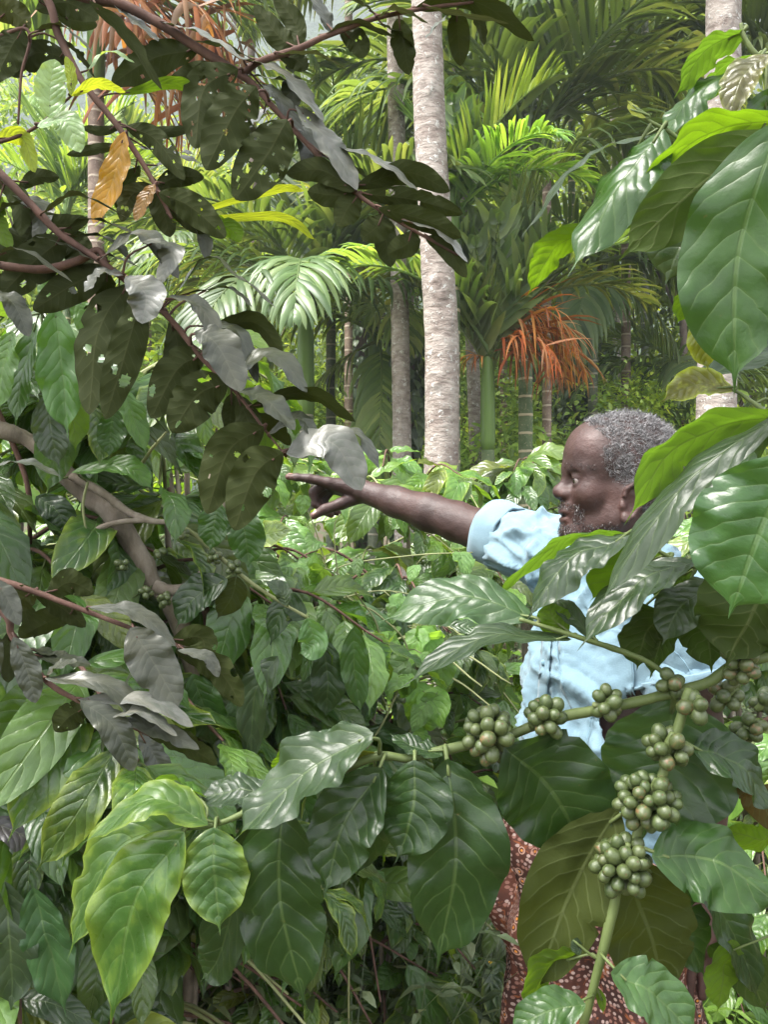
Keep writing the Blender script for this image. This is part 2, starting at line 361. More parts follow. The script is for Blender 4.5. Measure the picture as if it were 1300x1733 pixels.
def palm_trunk_material(name, c0, c1, ring, step):
    b = NB(name); tc = b.n('ShaderNodeTexCoord'); sp = b.n('ShaderNodeSeparateXYZ'); b.l(tc.outputs['Object'], sp.inputs[0])
    n1 = b.noise(tc.outputs['Object'], 9.0, 4); n2 = b.noise(tc.outputs['Object'], 60.0, 3)
    zz = b.math('ADD', sp.outputs[2], b.math('MULTIPLY', n1.outputs[0], 0.02)); f = b.math('FRACT', b.math('DIVIDE', zz, step))
    m = b.math('SUBTRACT', 1.0, b.smooth(b.math('ABSOLUTE', b.math('SUBTRACT', f, 0.5)), 0.045, 0.085))
    c = b.mix(b.smooth(n1.outputs[0], .35, .65), c0, c1); c = b.mix(b.math('MULTIPLY', b.smooth(n2.outputs[0], .55, .7), .4), c, ring)
    c = b.mix(m, c, ring)
    return b.done(b.pbr(c, 0.6, 0.35, b.bump(b.math('ADD', m, b.math('MULTIPLY', n2.outputs[0], .3)), .6, .006)))
M['palm_green'] = palm_trunk_material('green_ringed_trunk', (0.05, 0.085, 0.03), (0.10, 0.135, 0.06), (0.42, 0.36, 0.24), 0.14)
M['palm_brown'] = palm_trunk_material('brown_ringed_trunk', (0.15, 0.10, 0.075), (0.25, 0.185, 0.14), (0.46, 0.38, 0.30), 0.13)
M['palm_dark'] = palm_trunk_material('dark_ringed_trunk', (0.045, 0.06, 0.035), (0.10, 0.115, 0.07), (0.26, 0.24, 0.18), 0.13)
M['shaft'] = bark_material('crownshaft', [(0.3, (0.05, 0.10, 0.02)), (0.6, (0.11, 0.18, 0.04)), (0.72, (0.15, 0.17, 0.05)), (0.8, (0.17, 0.07, 0.04))], 14, rough=0.4, bump=0.25, dist=0.004, stretch=(1, 1, 0.06))
FR = {}
def frond(kind, v):
    if (kind, v) not in FR:
        par = {'up': dict(L=1.9, elev=78, droop=50, hang=.25, vee=.5, ll=.62, lw=.062), 'arch': dict(L=1.9, elev=58, droop=105, hang=.65, vee=.35, ll=.6, lw=.052), 'low': dict(L=1.8, elev=25, droop=95, hang=1.1, vee=.1, ll=.6, lw=.05),
               'hang': dict(L=1.6, elev=-20, droop=75, hang=1.6, vee=-.1, ll=.55, lw=.05), 'dead': dict(L=1.1, elev=20, droop=115, hang=1.5, vee=-.1, ll=.62, lw=.036, ragged=.3, n=24, mess=.5), 'fan': dict(L=1.05, elev=80, droop=38, hang=.12, vee=.75, ll=.62, lw=.10, n=15)}[kind]
        FR[(kind, v)] = frond_geo(seed=v * 7 + len(kind), **par).mesh('frond', M['dead_frond'] if kind == 'dead' else M['frond'])
    return FR[(kind, v)]
def palm(u, d, vc, label, tw=.10, mat='palm_green', spec=None, scale=1.0, seed=0, shaft=.75, tint=(1, 1, 1), dead=(), lean=0.0, fruit=False):
    """crown base seen at (u, vc) at depth d"""
    rg = np.random.default_rng(seed + 900)
    top = P(u, vc, d); base = np.array((top[0] + lean, d, 0.0))
    o = thing('areca_palm', label, 'palm', base, 'areca palms behind the coffee bushes')
    H = top[2]; sh = min(shaft, H * .4)
    pth = catmull([base - (0, 0, .1), base * .5 + top * .5 - (lean * .1, 0, 0), top - (0, 0, sh)], 60)
    z = pth[:, 2]; ringr = tw / 2 * (1 + 0.06 * np.exp(-((np.mod(z, .14) - .07) / .012) ** 2)) * np.interp(z, [0, .6, H], [1.25, 1.05, .92])
    V, f = tube_geo(pth, ringr, 14); part('trunk', mesh_of('trunk', V, f, mat=M[mat]), o)
    q = catmull([top - (0, 0, sh + .02), top - (0, 0, sh * .4), top + (0, 0, .12)], 16)
    V, f = tube_geo(q, np.interp(np.linspace(0, 1, 16), [0, .12, .5, 1], [tw * .48, tw * .56, tw * .52, tw * .34]), 14); part('crownshaft', mesh_of('crownshaft', V, f, mat=M['shaft']), o)
    spec = spec or [('up', 3), ('arch', 4), ('low', 3)]
    for kind, cnt in spec:
        a0 = rg.uniform(0, 360)
        azs = cnt if isinstance(cnt, (list, tuple)) else [a0 + 360 * k / cnt + rg.normal() * 14 for k in range(cnt)]
        for a in azs:
            s = scale * rg.uniform(.85, 1.12); c = rg.uniform(.8, 1.25)
            yel = 1.0 + max(0, rg.normal() * .12)
            Mx = Matrix.Translation(Vector(top + (0, 0, rg.uniform(-.12, .06)))) @ Matrix.Rotation(math.radians(-a), 4, 'Z') @ Matrix.Rotation(math.radians(rg.normal() * 7), 4, 'X') @ Matrix.Scale(s, 4)
            part('frond', frond(kind, int(rg.integers(3))), o, Mx, (tint[0] * c * yel, tint[1] * c, tint[2] * c, 1))
    for (a, s, dz, c) in dead:
        Mx = Matrix.Translation(Vector(top + (0, 0, dz))) @ Matrix.Rotation(math.radians(-a), 4, 'Z') @ Matrix.Scale(s, 4)
        tag(part('frond', frond('dead', int(rg.integers(3))), o, Mx, (*c, 1)), label='withered orange brown frond')
    if fruit:
        A = Acc()
        for k in range(70):
            e = rg.normal(size=3) * (.08, .08, .16); c = top + (-.15, -.15, -.75) + e
            V, f = tube_geo(np.array([top + (0, -.06, -sh), (top + (0, -.1, -sh) + c) / 2, c]), [.006, .004, .02], 5); A.add(V, f)
        part('fruit_bunch', A.mesh('fruit_bunch', M['fruit_stalk']), o)
    return o
# azimuth of a frond: 0 leans away from the viewer, 90 to the right, 180 toward the viewer, 270 to the left
B_ = (1.35, 1.45, .9); D_ = (.85, .88, .82)
palm(826, 5.6, 602, 'areca palm with green ringed stem and a withered orange frond under its crown', .092, 'palm_green', [('up', [75, 290]), ('fan', [60, 95, 120, 245, 270, 180, 200, 0]), ('arch', [80, 110, 255])], .84, 1, .62, (1.05, 1.15, .9),
     [(92, .78, .16, (1.2, 1.2, 1)), (125, .6, .08, (1.2, .9, .7)), (66, .78, .2, (1.2, 1.25, .8)), (85, .6, .02, (1, .8, .8)), (105, .7, .28, (1.3, 1.2, .8)), (78, .66, .3, (1.3, 1.3, .8)), (262, .32, -.02, (1.1, 1.1, .8))])
palm(890, 6.4, 262, 'tall areca palm with thick green ringed stem and dark arching fronds', .11, 'palm_green', [('up', [60, 110, 290]), ('arch', [45, 80, 130, 230, 275, 320]), ('low', [95, 250])], 1.15, 2, .8, D_)
palm(926, 7.6, 150, 'slender areca palm with brown ringed stem', .085, 'palm_brown', [('up', 3), ('arch', 5), ('low', 3)], 1.1, 3, .8, (.9, .95, .9))
palm(1004, 8.2, 452, 'areca palm with dark stem and drooping fronds by the vine-covered trunk', .10, 'palm_dark', [('arch', [60, 90, 130, 270]), ('low', [75, 110, 250, 180]), ('hang', [100, 200])], 1.05, 4, .8, (.85, .9, .9))
palm(517, 6.1, 492, 'areca palm with dark smooth stem and dense hanging fronds near the pepper vine', .12, 'palm_dark', [('up', [30, 320, 80]), ('arch', [50, 90, 135, 225, 270, 310]), ('low', [110, 250, 180, 200])], .95, 5, .9, (.8, .85, .8))
palm(634, 7.3, 560, 'short areca palm with yellowish drooping fronds beside the pale trunk', .115, 'palm_dark', [('arch', [250, 290, 90, 40, 200]), ('low', [270, 235, 110, 170]), ('hang', [180, 260])], .9, 6, .8, (1.25, 1.2, .85))
palm(768, 5.4, 350, 'young areca palm with upright bright green fronds behind the pale trunk', .09, 'palm_green', [('fan', [350, 10, 60, 110, 185, 95, 140]), ('up', [20, 330, 90]), ('arch', [85, 140])], .62, 7, .5, (1.2, 1.5, .8))
palm(560, 7.4, 262, 'areca palm with bright fan of fronds against the hazy hill', .09, 'palm_dark', [('up', [300, 60, 10]), ('arch', [80, 110, 250, 280, 180]), ('low', [95, 265])], .72, 8, .6, (1.1, 1.15, .95))
palm(1168, 9.0, 640, 'areca palm with hanging striped fronds and a dark fruit bunch', .10, 'palm_dark', [('arch', [270, 90, 320]), ('low', [255, 285, 100, 200]), ('hang', [240])], .95, 9, .7, (.95, 1.0, .95), fruit=True)
palm(1060, 8.8, 70, 'tall areca palm with long drooping fronds beside the big pale trunk', .10, 'palm_brown', [('arch', [60, 100, 250, 290, 180]), ('low', [90, 120, 240, 270]), ('hang', [80, 110])], 1.25, 10, .8, (1.0, 1.05, 1.05))
palm(162, 6.6, -10, 'palm with withered reddish brown fronds hanging down its stem', .13, 'palm_brown', [('up', 2), ('arch', [90, 250, 200]), ('low', [100, 270, 300])], 1.1, 11, .7, (.9, .95, .9),
     [(95, 1.5, -.1, (.8, .8, .9)), (120, 1.5, -.25, (.75, .75, .8)), (70, 1.4, -.2, (.9, .9, .9)), (150, 1.3, -.35, (.7, .7, .75)), (100, 1.5, -.5, (.8, .75, .8)), (110, 1.2, -.8, (.75, .75, .8))])
palm(112, 9.2, 352, 'young palm with an upright bright green fan of fronds near the withered palm', .09, 'palm_green', [('up', [350, 20, 60, 300, 330]), ('arch', [80, 260])], .9, 12, .5, B_)
palm(372, 9.4, 452, 'areca palm with pale silvery hanging fronds among the coffee tops', .10, 'palm_brown', [('arch', [90, 60, 270, 300, 180]), ('low', [100, 250, 200, 160]), ('hang', [120, 220])], 1.05, 13, .8, (1.2, 1.2, 1.15))
palm(1330, 8.0, 120, 'areca palm with dark fronds behind the big leaves', .10, 'palm_dark', [('arch', [270, 240, 300]), ('low', [260, 280]), ('up', 2)], 1.1, 14, .8, D_)
palm(725, 9.8, 330, 'areca palm standing behind the spotted pale trunk', .10, 'palm_dark', [('up', 3), ('arch', 5), ('low', 4)], 1.1, 15, .8, (.95, 1.0, .9))
palm(853, 9.5, -60, 'very slim palm stem rising between the two green ringed palms', .085, 'palm_brown', None, 1.1, 21, .8)
palm(1092, 10.0, -90, 'tall slim palm stem behind the fruit bunch', .09, 'palm_dark', None, 1.1, 22, .8)
palm(702, 8.8, -110, 'tall palm stem half hidden by the pepper vine', .09, 'palm_dark', None, 1.1, 23, .8)
palm(590, 9.0, -130, 'tall slim palm stem behind the yellowish palm', .09, 'palm_brown', None, 1.1, 24, .8)
palm(968, 9.6, -70, 'tall slim palm stem rising above the vine-wrapped trunk', .085, 'palm_green', None, 1.1, 25, .8)
palm(250, 11.5, 430, 'distant areca palm in the gap above the coffee bush', .10, 'palm_brown', [('up', 3), ('arch', 5), ('low', 4)], 1.1, 16, .8, (1.2, 1.2, 1.1))

# ------------------------------------------------------------------ leaf clouds
def leaf_cloud(pos, dirs, nrm, length, width, curl=0.15):
    """pos,dirs,nrm (n,3); a folded six-point leaf each"""
    n = len(pos); dirs = dirs / (np.linalg.norm(dirs, axis=1)[:, None] + 1e-9)
    nrm = nrm - (nrm * dirs).sum(1)[:, None] * dirs; nrm /= np.linalg.norm(nrm, axis=1)[:, None] + 1e-9
    sd = np.cross(dirs, nrm); L = np.broadcast_to(length, (n,))[:, None]; Wd = np.broadcast_to(width, (n,))[:, None] * .5
    a = pos; m1 = pos + dirs * L * .35; m2 = pos + dirs * L * .7 - nrm * L * curl * .5; e = pos + dirs * L - nrm * L * curl * 1.3
    V = np.stack([a, m1 - sd * Wd + nrm * Wd * .25, m1, m1 + sd * Wd + nrm * Wd * .25, m2 - sd * Wd * .75 + nrm * Wd * .1, m2, m2 + sd * Wd * .75 + nrm * Wd * .1, e], 1).reshape(-1, 3)
    b = (np.arange(n) * 8)[:, None]
    tri = np.array([[0, 1, 2], [0, 2, 3], [4, 7, 5], [5, 7, 6]]); qd = np.array([[1, 4, 5, 2], [2, 5, 6, 3]])
    T = np.concatenate([tri, np.array([[1, 4, 5], [1, 5, 2], [2, 5, 6], [2, 6, 3]])])
    Fc = (b[:, :, None] + T[None]).reshape(-1, 3)
    return V, Fc[:, ::-1]
def crown_leaves(n, rad, seed, leaf=.1, clumps=26, flat=.8, wr=.45):
    """clumped crown around the origin"""
    rg = np.random.default_rng(seed)
    c = rg.normal(size=(clumps, 3)); c /= np.linalg.norm(c, axis=1)[:, None]; c *= rg.uniform(.35, 1, (clumps, 1)) ** .6 * rad; c[:, 2] *= flat
    k = rg.integers(clumps, size=n); r = rg.normal(size=(n, 3)) * rad * rg.uniform(.10, .22, (clumps, 1))[k]
    p = c[k] + r; out = p / (np.linalg.norm(p, axis=1)[:, None] + 1e-6)
    d = out * .5 + rg.normal(size=(n, 3)) * .6 + (0, 0, -.45); nn = out * .4 + rg.normal(size=(n, 3)) * .45 + (0, 0, .8)
    return leaf_cloud(p, d, nn, leaf * rg.uniform(.6, 1.3, n), leaf * wr * rg.uniform(.7, 1.2, n)), c
M['crown_a'] = cloud_material('crown_leaves', [(0, (0.065, 0.10, 0.03)), (.4, (0.12, 0.175, 0.05)), (.8, (0.21, 0.27, 0.08)), (1, (0.30, 0.33, 0.13))], .5, .3, .35, use_obj=True)
M['vine_leaf'] = cloud_material('vine_leaves', [(0, (0.035, 0.065, 0.025)), (.5, (0.07, 0.11, 0.045)), (1, (0.14, 0.18, 0.09))], .4, .25, .5, use_obj=True)
CR = {}
def crown_mesh(v, leaf, n):
    if (v, leaf, n) not in CR:
        (V, Fc), c = crown_leaves(n, 1.0, 40 + v, leaf, 30, .85)
        CR[(v, leaf, n)] = (mesh_of('crown', V, Fc, smooth=False, mat=M['crown_a']), c)
    return CR[(v, leaf, n)]
def tree(u, d, vc, rad, label, tint=(1, 1, 1), v=0, leaf=.09, n=5200, tw=.12, sq=1.0, name='broadleaf_tree', cat='tree', group='trees and shrubs behind the palms'):
    c = P(u, vc, d); c[2] = max(c[2], rad * sq * .75)
    o = thing(name, label, cat, (c[0], d, 0), group)
    me, cl = crown_mesh(v, leaf, n)
    A = Acc(); zt = c[2] - rad * .25 * sq
    b0 = np.array((c[0], d, -.1)); V, f = tube_geo(catmull([b0, (b0 + c) / 2 + (.05 * rad, 0, 0), np.array((c[0], d, zt))], 14), np.linspace(tw * .6, tw * .3, 14), 8, .2, v); A.add(V, f)
    for k in range(0, len(cl), 3):
        e = c + cl[k] * (rad, rad, rad * sq) * .9; s = b0 * .25 + np.array((c[0], d, zt)) * .75
        V, f = tube_geo(catmull([s, (s + e) / 2 + (0, 0, .1 * rad), e], 7), np.linspace(tw * .22, tw * .04, 7), 5); A.add(V, f)
    part('trunk', A.mesh('trunk', M['dark_bark']), o)
    part('crown', me, o, Matrix.Translation(Vector(c)) @ Matrix.Rotation(u * .7, 4, 'Z') @ Matrix.Diagonal((rad, rad, rad * sq, 1)), (*tint, 1))
    return o
YGt = (1.7, 1.7, .9); PLt = (1.5, 1.55, 1.2); DKt = (.75, .8, .8)
for q in ((1150, 11, 300, 1.5, 'leafy shrub tree between the drooping palm and the big leaves', (1.2, 1.25, .9), 0, .09, 5200), (1080, 13, 600, 1.9, 'bright tree behind the striped palm fronds', YGt, 1, .075, 5200), (960, 12, 420, 1.6, 'tree behind the dead orange frond', PLt, 2, .08, 5200),
          (700, 13, 480, 2.0, 'tree filling the gap beside the pale trunk', (1.1, 1.2, .8), 3, .08, 5200), (560, 14, 640, 1.9, 'dark leafed tree behind the short yellowish palm', DKt, 0, .08, 5200), (640, 13, 200, 1.3, 'dark open-leaved tree against the blue hill', (.8, .85, .8), 1, .1, 2200),
          (420, 15, 560, 2.2, 'pale tree behind the silvery palm', PLt, 2, .07, 5200), (300, 16, 380, 1.5, 'pale dry shrub tree on the slope', (2.2, 1.9, 1.2), 3, .06, 3200), (60, 13, 240, 2.2, 'pale small-leaved tree beyond the withered palm', PLt, 0, .06, 5200), (20, 12, 620, 2.4, 'bright leafy tree behind the coffee bush tops', (1.3, 1.35, .9), 1, .08, 5200),
          (210, 14, 610, 2.2, 'green tree low on the slope', (1.1, 1.2, .9), 2, .08, 5200), (830, 14, 120, 2.0, 'tree high behind the young bright palm', (1.0, 1.1, .9), 3, .08, 5200), (1240, 13, 560, 2.0, 'dark tree behind the biggest leaf', DKt, 0, .09, 5200), (840, 13, 690, 2.0, 'shaded tree behind the ringed stems', (.85, .95, .8), 1, .08, 5200),
          (1000, 15, 180, 2.0, 'tree between the two tall palms', (1.3, 1.4, 1.0), 2, .08, 5200), (1180, 15, 60, 2.2, 'small-leaved tree beside the big pale trunk', (.9, 1.0, .9), 3, .07, 4200), (130, 17, 440, 2.0, 'yellowish tree beyond the bright fan palm', YGt, 1, .06, 5200), (480, 17, 330, 1.6, 'pale tree under the hill', (1.4, 1.5, 1.3), 0, .07, 4200)):
    tree(*q[:5], tint=tuple(1.25 * c_ for c_ in q[5]), v=q[6], leaf=q[7], n=q[8])
# low scrub behind the bushes
for k, (u, d, vc, r, tint) in enumerate(((700, 8.5, 770, .9, (1.0, 1.15, .8)), (860, 8.0, 800, .9, (1.2, 1.3, .9)), (980, 8.6, 760, 1.0, (.95, 1.05, .85)), (1090, 8.5, 770, 1.0, YGt), (1200, 9.5, 780, 1.1, (1.3, 1.35, 1.0)), (560, 9.0, 790, 1.0, (.9, 1., .8)), (420, 10, 720, 1.2, PLt), (300, 9, 700, 1.1, (1.2, 1.25, .8)), (100, 8.5, 700, 1.2, (1.1, 1.2, .8)), (770, 10, 640, 1.0, (.8, .9, .75)), (1040, 10, 690, .9, (1.3, 1.4, 1.1)))):
    nm = ('behind the pale trunk', 'behind the ringed palm stems', 'behind the grey-haired man', 'yellow green, under the fruit bunch', 'under the striped palm fronds', 'under the short palm', 'pale, above the coffee bush', 'beside the bare gap', 'beyond the crooked coffee trunk', 'dark, between two trunks', 'pale, below the drooping palm')[k]
    tree(u, d, vc, r, 'low leafy shrub ' + nm, tuple(1.7 * q for q in tint), k % 4, (.075, .14, .10)[k % 3], (4200, 1500, 2600)[k % 3], .05, .8, 'shrub', 'shrub')

# ------------------------------------------------------------------ pale spotted trunks (silver oaks), some with climbing pepper
def pole_tree(label, pts, d, w, mat='silver_bark', top=True, seed=0, name='silver_oak', sides=28):
    q = [P(u, v, d) for u, v in pts]; b = q[-1].copy(); b = b + (b - q[-2]) * (b[2] + .1) / max(q[-2][2] - b[2], .1); b[2] = -.1
    t = q[0] + unit(q[0] - q[1]) * 2.2
    path = catmull([t] + q + [b], 110); r = np.interp(np.linspace(0, 1, 110), [0, .3, .9, 1], [w * .8, w * .95, w * 1.06, w * 1.35]) * .5 * d / F
    o = thing(name, label, 'tree', (b[0], b[1], 0), 'pale straight trunks')
    V, f = tube_geo(path, r, sides, 0.0, seed, cap=False)
    V = np.asarray(V); c = np.repeat(path, sides, 0); rr = V - c
    k = fbm(V * (9, 9, 4), seed) * .07 + fbm(V * (30, 30, 22), seed + 4, 3) * .06
    for _ in range(7):        # knots
        g = np.random.default_rng(seed * 13 + _); s = path[g.integers(20, 100)] + np.array((g.uniform(-.1, .1), -r.mean(), 0)); dd = np.linalg.norm(V - s, axis=1) / (r.mean() * .4)
        k += .16 * np.exp(-((dd - 1) / .35) ** 2) - .1 * np.exp(-(dd / .6) ** 2)
    V = c + rr * (1 + k)[:, None]
    part('trunk', mesh_of('trunk', V, f, mat=M[mat]), o)
    if top:
        me, cl = crown_mesh(seed % 4, .12, 1000)
        A = Acc()
        for kk in range(0, len(cl), 2):
            e = t + cl[kk] * 1.3 + (0, 0, .9); V, f = tube_geo(catmull([t - (0, 0, .3), (t + e) / 2, e], 6), np.linspace(r[0] * .35, .008, 6), 6); A.add(V, f)
        br_ = part('limb', A.mesh('limb', M[mat]), o)
        part('crown', me, o, Matrix.Translation(Vector(t + (0, 0, 1.0))) @ Matrix.Diagonal((1.5, 1.5, 1.3, 1)), (.9, .95, .9, 1))
    return o, path, r
pole_tree('thick pale trunk blotched with lichen, rising beside the bright young palm', [(721, -20), (727, 200), (738, 400), (748, 600), (747, 770)], 5.0, 56, seed=1)
pole_tree('thinner pale trunk standing just behind the thick blotched one', [(668, 0), (672, 250), (676, 480), (679, 660)], 5.9, 30, seed=2)
pole_tree('pale brown trunk rising over the big coffee leaves', [(1226, -20), (1222, 200), (1216, 450), (1213, 720)], 4.8, 62, seed=3)
pole_tree('slim rough trunk between the blotched trunk and the green ringed palm', [(772, 80), (786, 400), (800, 600), (806, 780)], 8.2, 22, seed=4)
pole_tree('slim pale trunk in the far gap under the drooping palm', [(1040, 300), (1044, 560), (1046, 720)], 11.5, 14, 'silver_bark', seed=5, sides=14)
pole_tree('thin grey trunk at the edge of the bare slope', [(430, 300), (436, 560), (440, 720)], 12, 16, 'dark_bark', seed=6, sides=14)
def vine_pole(u, d, v0, v1, label, seed, rad=.17, n=900, leaf=.11):
    rg = np.random.default_rng(seed); t = P(u, v0, d); b = np.array((t[0], d, -.1))
    o = thing('trunk_with_vine', label, 'tree', (b[0], d, 0), 'trunks wrapped in climbing pepper')
    V, f = tube_geo(catmull([b, (b + t) / 2, t + (0, 0, .5)], 30), np.linspace(.09, .06, 30), 12, .25, seed); part('trunk', mesh_of('trunk', V, f, mat=M['dark_bark']), o)
    z = rg.uniform(.2, t[2], n); a = rg.uniform(0, 6.28, n); r = rad * (0.65 + .5 * vnoise(np.stack([a * 1.2, z * 2.5, 0 * z], -1), seed)) * rg.uniform(.75, 1.15, n)
    p = np.stack([t[0] + np.cos(a) * r, d + np.sin(a) * r, z], -1); out = np.stack([np.cos(a), np.sin(a), 0 * a], -1)
    V, f = leaf_cloud(p, out * .45 + (0, 0, -1) + rg.normal(size=(n, 3)) * .3, out + (0, 0, .5) + rg.normal(size=(n, 3)) * .25, leaf * rg.uniform(.7, 1.2, n), leaf * .7 * rg.uniform(.8, 1.1, n))
    part('vine_foliage', mesh_of('vine_foliage', V, f, smooth=False, mat=M['vine_leaf']), o, None, (.9, .95, .95, 1))
vine_pole(688, 7.0, 560, 760, 'trunk thickly wrapped in broad-leaved pepper vine beside the pale trunk', 1, .22, 1100)
vine_pole(966, 9.0, 560, 800, 'trunk wrapped in pepper vine behind the orange frond', 2, .3, 1500)
vine_pole(1010, 10.5, 360, 700, 'tall trunk wrapped in vine behind the drooping palm', 3, .26, 1500)
vine_pole(905, 10, 380, 760, 'vine-wrapped trunk between the ringed palm stems', 4, .26, 1400)
vine_pole(610, 9.4, 420, 720, 'vine-wrapped trunk behind the yellowish palm', 5, .26, 1400)
# ------------------------------------------------------------------ leaves
def width_coffee(t):
    x = np.clip(t / 0.90, 0, 1)
    f = np.maximum(x, 0) ** 0.72 * np.maximum(1 - x, 0) ** 0.62; f = f / 0.392
    tip = np.where(t > 0.78, 0.13 * (1 - t) / 0.22, 0)
    return np.maximum(np.minimum(f, 1.0), tip)
def width_blunt(t):
    f = np.maximum(t, 0) ** 0.74 * np.maximum(1 - t, 0) ** 0.66
    return np.minimum(f / 0.382, 1.0) * .93
def width_heart(t):
    f = np.maximum(t + 0.02, 0) ** 0.42 * np.maximum(1 - t, 0) ** 0.85
    return np.minimum(f / 0.50, 1.0)
WIDTH = {'coffee': width_coffee, 'blunt': width_blunt, 'heart': width_heart}

def leaf_geo(spine, w, nrm, prof='coffee', nt=36, ns=12, fold=0.18, wave=0.06, quilt=0.012, nv=9, vk=2.3, seed=0, twist=0.0, wfreq=3.0, holes=0, cup=0.0):
    """spine: control points; w: half width; nrm: which way the upper face looks"""
    rg = np.random.default_rng(seed)
    C = catmull(spine, nt + 1); t = np.linspace(0, 1, nt + 1)
    T = np.gradient(C, axis=0); T /= np.linalg.norm(T, axis=1)[:, None] + 1e-12
    L = np.linalg.norm(np.diff(C, axis=0), axis=1).sum()
    N = np.asarray(nrm, float)[None] - (T @ np.asarray(nrm, float))[:, None] * T
    N /= np.linalg.norm(N, axis=1)[:, None] + 1e-9
    Sd = np.cross(T, N)
    if twist:
        an = twist * (t - 0.4); c, s = np.cos(an)[:, None], np.sin(an)[:, None]
        N, Sd = N * c + Sd * s, Sd * c - N * s
    s = np.linspace(-1, 1, ns + 1); a = np.abs(s)
    ww = w * WIDTH[prof](t)
    asym = 1 + 0.05 * rg.normal() * np.sign(s)
    # irregular margin
    e = vnoise(np.stack([t * 9 + seed, np.zeros_like(t), np.zeros_like(t)], -1), 3) * 0.05
    e2 = vnoise(np.stack([t * 9 + seed, np.ones_like(t) * 5, np.zeros_like(t)], -1), 4) * 0.05
    edge = np.where(s[None] > 0, 1 + e[:, None], 1 + e2[:, None])
    if ns >= 10:
        for _ in range(int(rg.integers(0, 4))):        # bites and tears in the margin
            tb, wb, db, sb = rg.uniform(.12, .85), rg.uniform(.008, .03), rg.uniform(.06, .26), rg.choice([-1, 1])
            cut = db * np.exp(-((t - tb) / wb) ** 4); edge = edge * np.where(s[None] * sb > 0, 1 - cut[:, None], 1)
    X = ww[:, None] * s[None] * asym[None] * edge
    ph = t[:, None] * nv - vk * a[None] ** 1.25 * (4 * t * (1 - t))[:, None].clip(0, 1) ** .75 + .45 * vnoise(np.stack([t[:, None] * 5 + 0 * X, s[None] * 2.2 + 0 * X, 0 * X + seed], -1), 6)
    frq = np.mod(ph, 1.0)
    q = (np.sin(np.pi * frq) ** 0.8 - 0.5) * (1 - 0.25 * a[None]) * np.minimum(1, a[None] * 5)
    env = np.sin(np.pi * np.clip(t, 0, 1)) ** 0.6
    p1, p2 = rg.uniform(0, 6.28, 2)
    wv = np.where(s[None] > 0, np.sin(wfreq * 6.28 * t[:, None] + p1), np.sin(wfreq * 6.28 * 0.93 * t[:, None] + p2))
    wv = wv + 0.5 * np.sin(wfreq * 13.7 * t[:, None] + p2 + s[None])
    lump = vnoise(np.stack([X * 2.2 / max(w, 1e-4) + seed, t[:, None] * 5 + 0 * X, 0 * X], -1), seed % 50) * (0.13 if quilt > .002 else 0.05) * w
    Z = np.abs(X) * fold + q * quilt * .38 * L * (.5 + .9 * (.5 + .5 * vnoise(np.stack([t[:, None] * 4 + 0 * X, s[None] * 1.5 + 0 * X, 0 * X + seed * 1.7], -1), 9))) * env[:, None] + wv * (a[None] ** 1.8) * wave * w * env[:, None] * 1.6 + lump * env[:, None] - cup * (a[None] ** 2) * ww[:, None]
    V = C[:, None] + Sd[:, None] * X[..., None] + N[:, None] * Z[..., None]
    UV = np.stack([np.broadcast_to((s + 1) / 2, X.shape), np.broadcast_to(t[:, None], X.shape)], -1).reshape(-1, 2)
    i = np.arange(nt)[:, None] * (ns + 1); j = np.arange(ns)[None]
    Fc = np.stack([i + j, i + j + 1, i + ns + 2 + j, i + ns + 1 + j], -1).reshape(-1, 4)
    if holes:
        cc = UV[Fc].mean(1); keep = np.ones(len(Fc), bool)
        for _ in range(holes):
            h = np.array((rg.uniform(0.1, 0.9), rg.uniform(0.1, 0.9))); r = rg.choice([0.018, 0.022, 0.03, 0.045])
            dd = (cc - h) * np.array((w * 2 / L * 1.0, 1.0)); keep &= np.hypot(dd[:, 0], dd[:, 1]) > r * rg.uniform(0.7, 1.2)
        Fc = Fc[keep]
    return V.reshape(-1, 3), Fc, UV

def nearest_on(paths, p):
    best = None
    for c in paths:
        d = np.linalg.norm(c - p, axis=1); k = int(d.argmin())
        if best is None or d[k] < best[0]: best = (d[k], c[k])
    return best

SEED = [100]
def hero_leaf(plant, paths, pts, w, n=(0, 1, 0.3), d=0.6, dt=0.0, col=(0.04, 0.09, 0.025), ok=1.0, mat='coffee', prof='coffee', fold=0.14, wave=0.07,
              quilt=0.008, twist=0.0, holes=0, bulge=0.0, nt=36, ns=12, attach=True, snap=False, nv=9, vk=2.3, wfreq=3.0, cup=0.0, stem='green_stem', pet=True):
    """pts: base, mid, tip in photo pixels at depth d (tip at d+dt); n: (right, toward the viewer, up)"""
    SEED[0] += 1; sd = SEED[0]
    (u0, v0), (u1, v1), (u2, v2) = pts
    b = P(u0, v0, d)
    link = None
    if attach and paths:
        hit = nearest_on(paths, b)
        if hit and hit[0] < 0.16: link = hit[1]
    m = P(u1, v1, d + dt * 0.5 - bulge); e = P(u2, v2, d + dt)
    half = w * 0.5 * d / F
    V, Fc, UV = leaf_geo([b, m, e], half, (n[0], -n[1], n[2]), prof, nt, ns, fold, wave, quilt, nv, vk, sd, twist, wfreq, holes, cup)
    me = mesh_of('leaf', V, Fc, UV, mat=M[mat])
    o = part('leaf', me, plant, color=(*col, ok))
    if link is not None and pet:
        r = max(0.0011, half * 0.055)
        dirn = unit(m - b)
        mid = (link + b) / 2 - dirn * 0.002 + np.array((0, 0, 0.003))
        T_, f_ = tube_geo(catmull([link, mid, b + dirn * 0.012], 7), np.linspace(r * 1.25, r * 0.8, 7), 5)
        part('petiole', mesh_of('petiole', T_, f_, mat=M[stem]), o)
    return o

